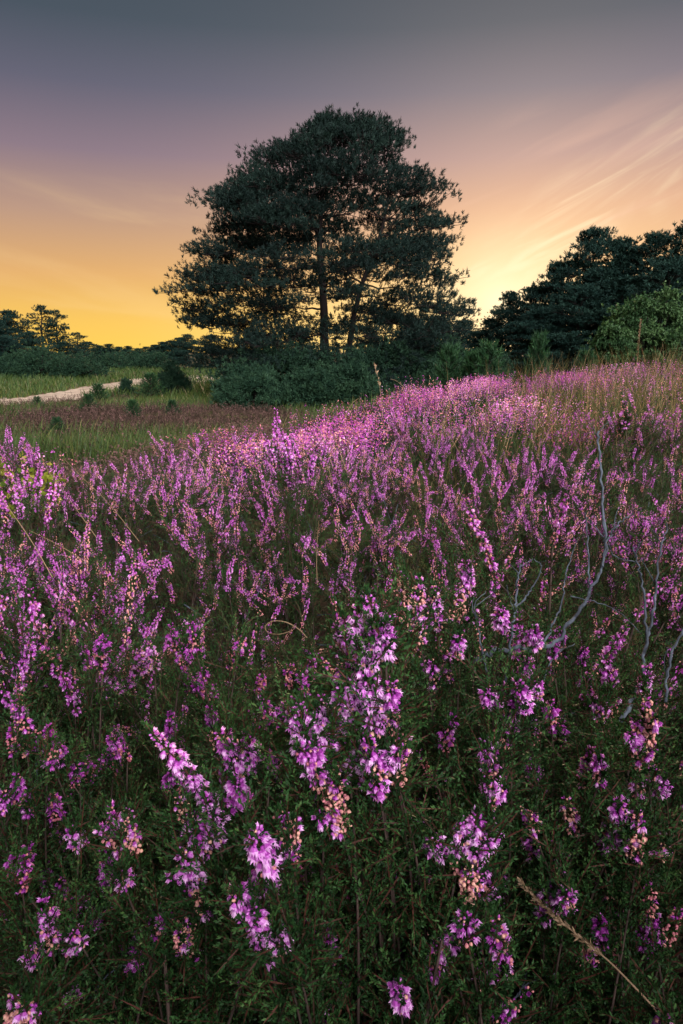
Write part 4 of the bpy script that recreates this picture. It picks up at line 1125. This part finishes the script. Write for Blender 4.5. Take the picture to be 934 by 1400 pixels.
dead_branch('pale thin twig arching below the thick curving branch', [
   ([(742, 935, .58), (750, 910, .58), (764, 892, .59), (786, 880, .60)], .0011, .0006), ([(764, 892, .59), (770, 884, .59), (772, 876, .59)], .0007, .0004)])
dead_branch('dark grey dead twig lying low in the bottom left foreground', [
   ([(120, 1368, .46), (145, 1335, .46), (170, 1318, .46), (205, 1302, .47)], .0012, .0006), ([(170, 1318, .46), (185, 1330, .46), (200, 1335, .46)], .0007, .0004)])
dead_branch('long grey dead stem slanting into the dark bottom right', [
   ([(690, 1400, .44), (705, 1365, .45), (722, 1345, .45), (760, 1330, .46)], .0016, .0007), ([(705, 1365, .45), (716, 1345, .45), (720, 1325, .45)], .0009, .0004)])

def stalk(label, pts, r0=.0009, r1=.0005, head=None, name='grass_stem', group='long dry grass stems'):
    P = [at(*p) for p in pts]; g = P[0]
    gz = float(ground(g[0], g[1]))
    root = thing(name, (g[0], g[1], gz), label, 'grass stem', group)
    Q = catmull(P, 8) - np.array([g[0], g[1], gz]); mb = MB()
    tube(mb, Q, .7 * np.linspace(r0, r1, len(Q)), 5, 0, random.uniform(.2, .9)); link('stem', mb.mesh('straw_stem', ['straw']), root)
    if head:
        u0, size, cnt = head; r = np.random.default_rng(len(label)); hb = MB()
        u = r.uniform(u0, 1, cnt); k = u * (len(Q) - 1)
        pos = np.stack([np.interp(k, np.arange(len(Q)), Q[:, c]) for c in range(3)], 1)
        T = nrm(np.stack([np.interp(k, np.arange(len(Q)), np.gradient(Q[:, c])) for c in range(3)], 1))
        d = T + r.normal(0, .35, (cnt, 3))
        scatter(hb, kite(0), pos, frames(d, r.uniform(0, 6, cnt)), np.stack([np.full(cnt, size * .3), np.full(cnt, size * .3), np.full(cnt, size)], 1), r.uniform(0, 1, cnt))
        link('seed_head', hb.mesh('seed_head', ['straw']), root)
stalk('dry grass stalk with a slim tan seed head slanting across the bottom right', [(915, 1400, .36), (870, 1352, .37), (830, 1312, .38), (785, 1275, .39), (745, 1240, .40), (712, 1206, .41)], .0009, .0006, (.42, .0046, 190), group=None)
stalk('thin dry grass stem curled into a loop left of the centre', [(420, 872, .74), (408, 860, .74), (392, 851, .74), (374, 849, .74), (363, 856, .73), (367, 865, .73), (382, 867, .72), (397, 863, .72)], .0009, .0006)
stalk('straight dry stem leaning out of the left edge at mid height', [(72, 790, 1.0), (40, 735, 1.02), (0, 678, 1.05), (-20, 650, 1.05)])
stalk('pale stem leaning over the dark hollow right of the left edge clump', [(132, 735, 1.2), (100, 690, 1.22), (70, 650, 1.24), (58, 628, 1.25)])
stalk('long pale stem leaning left across the dark left slope', [(190, 740, 1.2), (150, 690, 1.25), (110, 650, 1.28), (88, 628, 1.3)])
stalk('low slanting straw stem below the two leaning stems on the left slope', [(120, 770, 1.0), (80, 745, 1.02), (40, 725, 1.05)])
stalk('arching pale stem with a drooping tip left of the bright magenta clump', [(285, 660, 1.3), (280, 640, 1.35), (268, 622, 1.4), (250, 612, 1.4), (238, 616, 1.4)])
stalk('curved pale stem arching over the magenta clump', [(455, 660, 1.2), (445, 632, 1.22), (425, 618, 1.24), (405, 614, 1.25), (396, 624, 1.25)])
stalk('tall drooping stem curving left of the magenta clump', [(285, 640, 1.5), (292, 618, 1.5), (302, 602, 1.5), (296, 594, 1.5)])
stalk('long blond stem leaning left over the pink crest right of the big pine', [(640, 640, 2.6), (610, 590, 2.8), (575, 550, 2.9), (545, 523, 3.0), (534, 518, 3.0)], .0016, .0008)
stalk('slender nodding stem with pale seed head before the pine thicket', [(523, 570, 2.6), (521, 545, 2.65), (518, 520, 2.7), (512, 500, 2.7)], .0014, .0008, (.55, .016, 26))
stalk('arched stem left of the nodding seed head', [(470, 580, 2.5), (476, 560, 2.5), (488, 546, 2.5), (497, 548, 2.5)], .0012, .0007)
stalk('green gold upright blade right of the magenta clump', [(434, 800, .95), (433, 770, .97), (434, 735, .98), (436, 712, 1.0)], .0010, .0004)
for k, (bx, by, tx, ty, w) in enumerate([(455, 640, 432, 578, 'leftmost'), (462, 640, 446, 572, 'second'), (468, 640, 458, 580, 'third'), (474, 645, 452, 590, 'shortest'), (478, 640, 470, 576, 'rightmost')]):
    stalk(f'pale bristly stem, {w} of the tuft just right of the magenta clump', [(bx, by, 1.7), ((bx + tx) / 2 + 2, (by + ty) / 2, 1.72), (tx, ty, 1.75)], .0011, .0005, group='pale stems of one tuft')

# dry mullein-like stalk at the right
p0 = at(868, 520, 9.5); gz = float(ground(p0[0], p0[1]))
t_ = thing('dry_flower_stalk', (p0[0], p0[1], gz), 'single tall dry brown seed stalk standing before the birch bush', 'dry plant')
top = zat(436, p0[1]) - gz; mb = MB(); tube(mb, [[0, 0, -.05], [.01, 0, top * .5], [0, 0, top]], [.004, .003, .002], 6, 0, .4); link('stem', mb.mesh('mullein_stem', ['straw']), t_)
mb = MB(); n = 220; u = r.uniform(.42, 1, n) * top; a = r.uniform(0, 6.28, n)
scatter(mb, kite(0), np.stack([np.cos(a) * .006, np.sin(a) * .006, u], 1), frames(np.stack([np.cos(a), np.sin(a), np.full(n, .9)], 1), a), np.stack([np.full(n, .006), np.full(n, .006), np.full(n, .014)], 1), r.uniform(0, 1, n))
link('seed_head', mb.mesh('mullein_head', ['straw']), t_)

# yellow-green bramble at the left edge
pb_ = at(45, 640, 1.9); gz = float(ground(pb_[0], pb_[1]))
t_ = thing('bramble', (pb_[0], pb_[1], gz), 'yellow green leafy bramble behind the pink heather at the left edge', 'plant')
wood, fol = MB(), MB(); top = pb_[2] - gz
for q in range(16):
    e = np.array([r.uniform(-.11, .09), r.uniform(-.07, .07), top * r.uniform(.85, 1.16)])
    pth = bez((r.normal(0, .02), r.normal(0, .02), 0), e * [.4, .4, .7], e, 6); tube(wood, pth, np.linspace(.002, .001, 6), 4, 0, .5)
    n = 15; f = r.uniform(.6, 1, n); pos = np.stack([np.interp(f * 5, np.arange(6), pth[:, c]) for c in range(3)], 1)
    scatter(fol, kite(0), pos, frames(r.normal(0, 1, (n, 3)) + [0, -.2, .3], r.uniform(0, 6, n)), np.stack([np.full(n, .016), np.full(n, .016), r.uniform(.016, .026, n)], 1), np.clip(r.normal(.55, .25, n), 0, 1))
link('stems', wood.mesh('bramble_stems', ['hstem']), t_); link('leaves', fol.mesh('bramble_leaves', ['bramble']), t_)

# --------------------------------------------------------------- light, sky --
SUN_AZ = math.radians(14.0); SUN_EL = math.radians(12.0)
sd = Vector((math.sin(SUN_AZ) * math.cos(SUN_EL), math.cos(SUN_AZ) * math.cos(SUN_EL), math.sin(SUN_EL)))
su = bpy.data.lights.new('sun', 'SUN'); su.energy = 5.0; su.angle = math.radians(1.5); su.color = (1.0, .66, .42)
so = bpy.data.objects.new('sun', su); COL.objects.link(so); so.rotation_euler = sd.to_track_quat('Z', 'Y').to_euler()

w = bpy.data.worlds.new('World'); S.world = w; w.use_nodes = True
nt = w.node_tree; N, L = nt.nodes, nt.links; N.clear()
tc = N.new('ShaderNodeTexCoord')
nv = N.new('ShaderNodeVectorMath'); nv.operation = 'NORMALIZE'; L.new(tc.outputs['Generated'], nv.inputs[0])
sx = N.new('ShaderNodeSeparateXYZ'); L.new(nv.outputs[0], sx.inputs[0])
def mth(op, a, b=None, c=None, clamp=False):
    n = N.new('ShaderNodeMath'); n.operation = op; n.use_clamp = clamp
    for k, v in enumerate((a, b, c)):
        if v is None: continue
        if isinstance(v, (int, float)): n.inputs[k].default_value = v
        else: L.new(v, n.inputs[k])
    return n.outputs[0]
def mrange(v, a, b, c=0., d=1., smooth=True):
    n = N.new('ShaderNodeMapRange'); n.interpolation_type = 'SMOOTHSTEP' if smooth else 'LINEAR'; n.clamp = True
    L.new(v, n.inputs[0])
    for k, q in enumerate((a, b, c, d)): n.inputs[k + 1].default_value = q
    return n.outputs[0]
def ramp(v, stops):
    n = N.new('ShaderNodeValToRGB'); n.color_ramp.elements.remove(n.color_ramp.elements[1])
    for k, (p, c) in enumerate(stops):
        e = n.color_ramp.elements[0] if k == 0 else n.color_ramp.elements.new(p)
        e.position = p; e.color = (*c, 1)
    L.new(v, n.inputs[0]); return n.outputs[0]
def mix(f, a, b, mode='MIX'):
    n = N.new('ShaderNodeMixRGB'); n.blend_type = mode
    if isinstance(f, (int, float)): n.inputs[0].default_value = f
    else: L.new(f, n.inputs[0])
    for k, v in ((1, a), (2, b)):
        if isinstance(v, tuple): n.inputs[k].default_value = (*v, 1)
        else: L.new(v, n.inputs[k])
    return n.outputs[0]
def lin(*c): return tuple(((v / 255 + .055) / 1.055) ** 2.4 if v > 10 else v / 255 / 12.92 for v in c)
el = mth('MULTIPLY', mth('ARCSINE', sx.outputs['Z']), 180 / PI)          # elevation, degrees
e01 = mth('DIVIDE', el, 40.0, clamp=True)
az = mth('MULTIPLY', mth('ARCTAN2', sx.outputs['X'], sx.outputs['Y']), 180 / PI)
q = lambda py: max(0., math.degrees(math.atan((700 - py) / FPX) - PITCH)) / 40.0
left = ramp(e01, [(0, lin(251, 204, 84)), (q(440), lin(245, 194, 86)), (q(380), lin(226, 170, 100)), (q(300), lin(186, 147, 124)), (q(220), lin(138, 116, 128)), (q(130), lin(96, 93, 110)), (q(40), lin(66, 76, 87)), (.68, lin(56, 67, 77)), (1, lin(70, 78, 92))])
right = ramp(e01, [(0, lin(255, 225, 160)), (q(420), lin(252, 214, 150)), (q(360), lin(236, 186, 128)), (q(290), lin(214, 160, 126)), (q(220), lin(176, 138, 134)), (q(130), lin(118, 108, 122)), (q(40), lin(78, 83, 96)), (.68, lin(60, 67, 77)), (1, lin(72, 78, 92))])
sky = mix(mrange(az, -20, 18), left, right)
# glow round the sun's gap
dt = N.new('ShaderNodeVectorMath'); dt.operation = 'DOT_PRODUCT'; L.new(nv.outputs[0], dt.inputs[0])
ga, ge = math.radians(12.5), math.radians(3.5)
dt.inputs[1].default_value = (math.sin(ga) * math.cos(ge), math.cos(ga) * math.cos(ge), math.sin(ge))
gang = mth('MULTIPLY', mth('ARCCOSINE', dt.outputs['Value']), 180 / PI)
glow = mth('POWER', mth('SUBTRACT', 1.0, mth('DIVIDE', gang, 9.0, clamp=True)), 2.2)
sky = mix(mth('MULTIPLY', glow, .95, clamp=True), sky, (1.0, .86, .58))
# thin streaks of cloud, rising to the right
def vec(ang, sx_, sy_):
    ca, sa = math.cos(ang), math.sin(ang)
    u = mth('ADD', mth('MULTIPLY', az, ca), mth('MULTIPLY', el, sa)); v = mth('SUBTRACT', mth('MULTIPLY', el, ca), mth('MULTIPLY', az, sa))
    c = N.new('ShaderNodeCombineXYZ'); L.new(mth('MULTIPLY', u, sx_), c.inputs[0]); L.new(mth('MULTIPLY', v, sy_), c.inputs[1]); return c.outputs[0]
def noise(v, scale, detail, dist=0):
    n = N.new('ShaderNodeTexNoise'); n.inputs['Scale'].default_value = scale; n.inputs['Detail'].default_value = detail; n.inputs['Distortion'].default_value = dist
    L.new(v, n.inputs['Vector']); return n.outputs['Fac']
s1 = mth('MULTIPLY', mrange(noise(vec(math.radians(26), .10, .75), 1.0, 7, 1.6), .38, .74), mrange(noise(vec(math.radians(30), .16, .30), 1.0, 3, .8), .32, .66))
c33, s33 = math.cos(math.radians(33)), math.sin(math.radians(33))
v_ = mth('SUBTRACT', mth('MULTIPLY', mth('SUBTRACT', el, 5.4), c33), mth('MULTIPLY', mth('SUBTRACT', az, 12.0), s33))
u_ = mth('ADD', mth('MULTIPLY', mth('SUBTRACT', az, 12.0), c33), mth('MULTIPLY', mth('SUBTRACT', el, 5.4), s33))
band = mth('MULTIPLY', mth('SUBTRACT', 1.0, mrange(mth('ABSOLUTE', v_), .3, 4.6)), mth('MULTIPLY', mrange(u_, -5, 0), mth('SUBTRACT', 1.0, mrange(u_, 2, 26, 0, .72))))
sky = mix(mth('MULTIPLY', mth('ADD', mth('MULTIPLY', s1, .60), .08), band), sky, lin(255, 228, 186))
s3 = mrange(noise(vec(math.radians(20), .05, .40), 1.0, 7, .6), .46, .74)
sky = mix(mth('MULTIPLY', mth('MULTIPLY', s3, mth('MULTIPLY', mrange(az, 3, 16), mth('SUBTRACT', 1.0, mrange(el, 13, 19)))), .30), sky, lin(240, 190, 165))
s2 = mrange(noise(vec(math.radians(-9), .05, .34), 1.0, 6, .4), .48, .72)
band2 = mth('MULTIPLY', mth('SUBTRACT', 1.0, mrange(az, -14, -2)), mth('SUBTRACT', 1.0, mrange(el, 9, 14)))
sky = mix(mth('MULTIPLY', mth('MULTIPLY', s2, band2), .22), sky, lin(255, 214, 150))
# added fill light behind the photographer, out of frame: dim lift and bright patch
back = mth('SUBTRACT', 1.0, mrange(sx.outputs['Y'], -.75, -.05))
sky = mix(mth('MULTIPLY', back, mrange(el, -2, 10)), sky, (.50, .42, .46))
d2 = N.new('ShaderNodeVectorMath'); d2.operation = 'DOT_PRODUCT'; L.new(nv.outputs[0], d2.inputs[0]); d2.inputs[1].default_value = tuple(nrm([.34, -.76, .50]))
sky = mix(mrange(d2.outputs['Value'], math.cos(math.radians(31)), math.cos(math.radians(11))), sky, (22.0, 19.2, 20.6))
below = mrange(el, -6, -1)
sky = mix(below, (.03, .03, .025), sky)
ns = N.new('ShaderNodeTexSky'); ns.sky_type = 'NISHITA'; ns.sun_disc = False; ns.sun_elevation = SUN_EL; ns.sun_rotation = SUN_AZ
sky = mix(.006, sky, ns.outputs[0], 'ADD')
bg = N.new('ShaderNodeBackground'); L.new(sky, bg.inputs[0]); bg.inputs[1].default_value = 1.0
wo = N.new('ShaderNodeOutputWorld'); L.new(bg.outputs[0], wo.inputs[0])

# ------------------------------------------------------------------ camera --
cd = bpy.data.cameras.new('camera'); cam = bpy.data.objects.new('camera', cd); COL.objects.link(cam)
cam.location = CAM; cam.rotation_euler = (PI / 2 - PITCH, 0, 0)
cd.sensor_fit = 'VERTICAL'; cd.sensor_height = 36; cd.lens = 36 * FPX / 1400
cd.clip_start = .01; cd.clip_end = 2000
S.camera = cam
vs = S.view_settings; vs.view_transform = 'Standard'; vs.look = 'None'; vs.exposure = 0; vs.gamma = 1
c = S.cycles
c.max_bounces = 5; c.diffuse_bounces = 3; c.transmission_bounces = 3; c.glossy_bounces = 2; c.transparent_max_bounces = 4
c.use_denoising = True
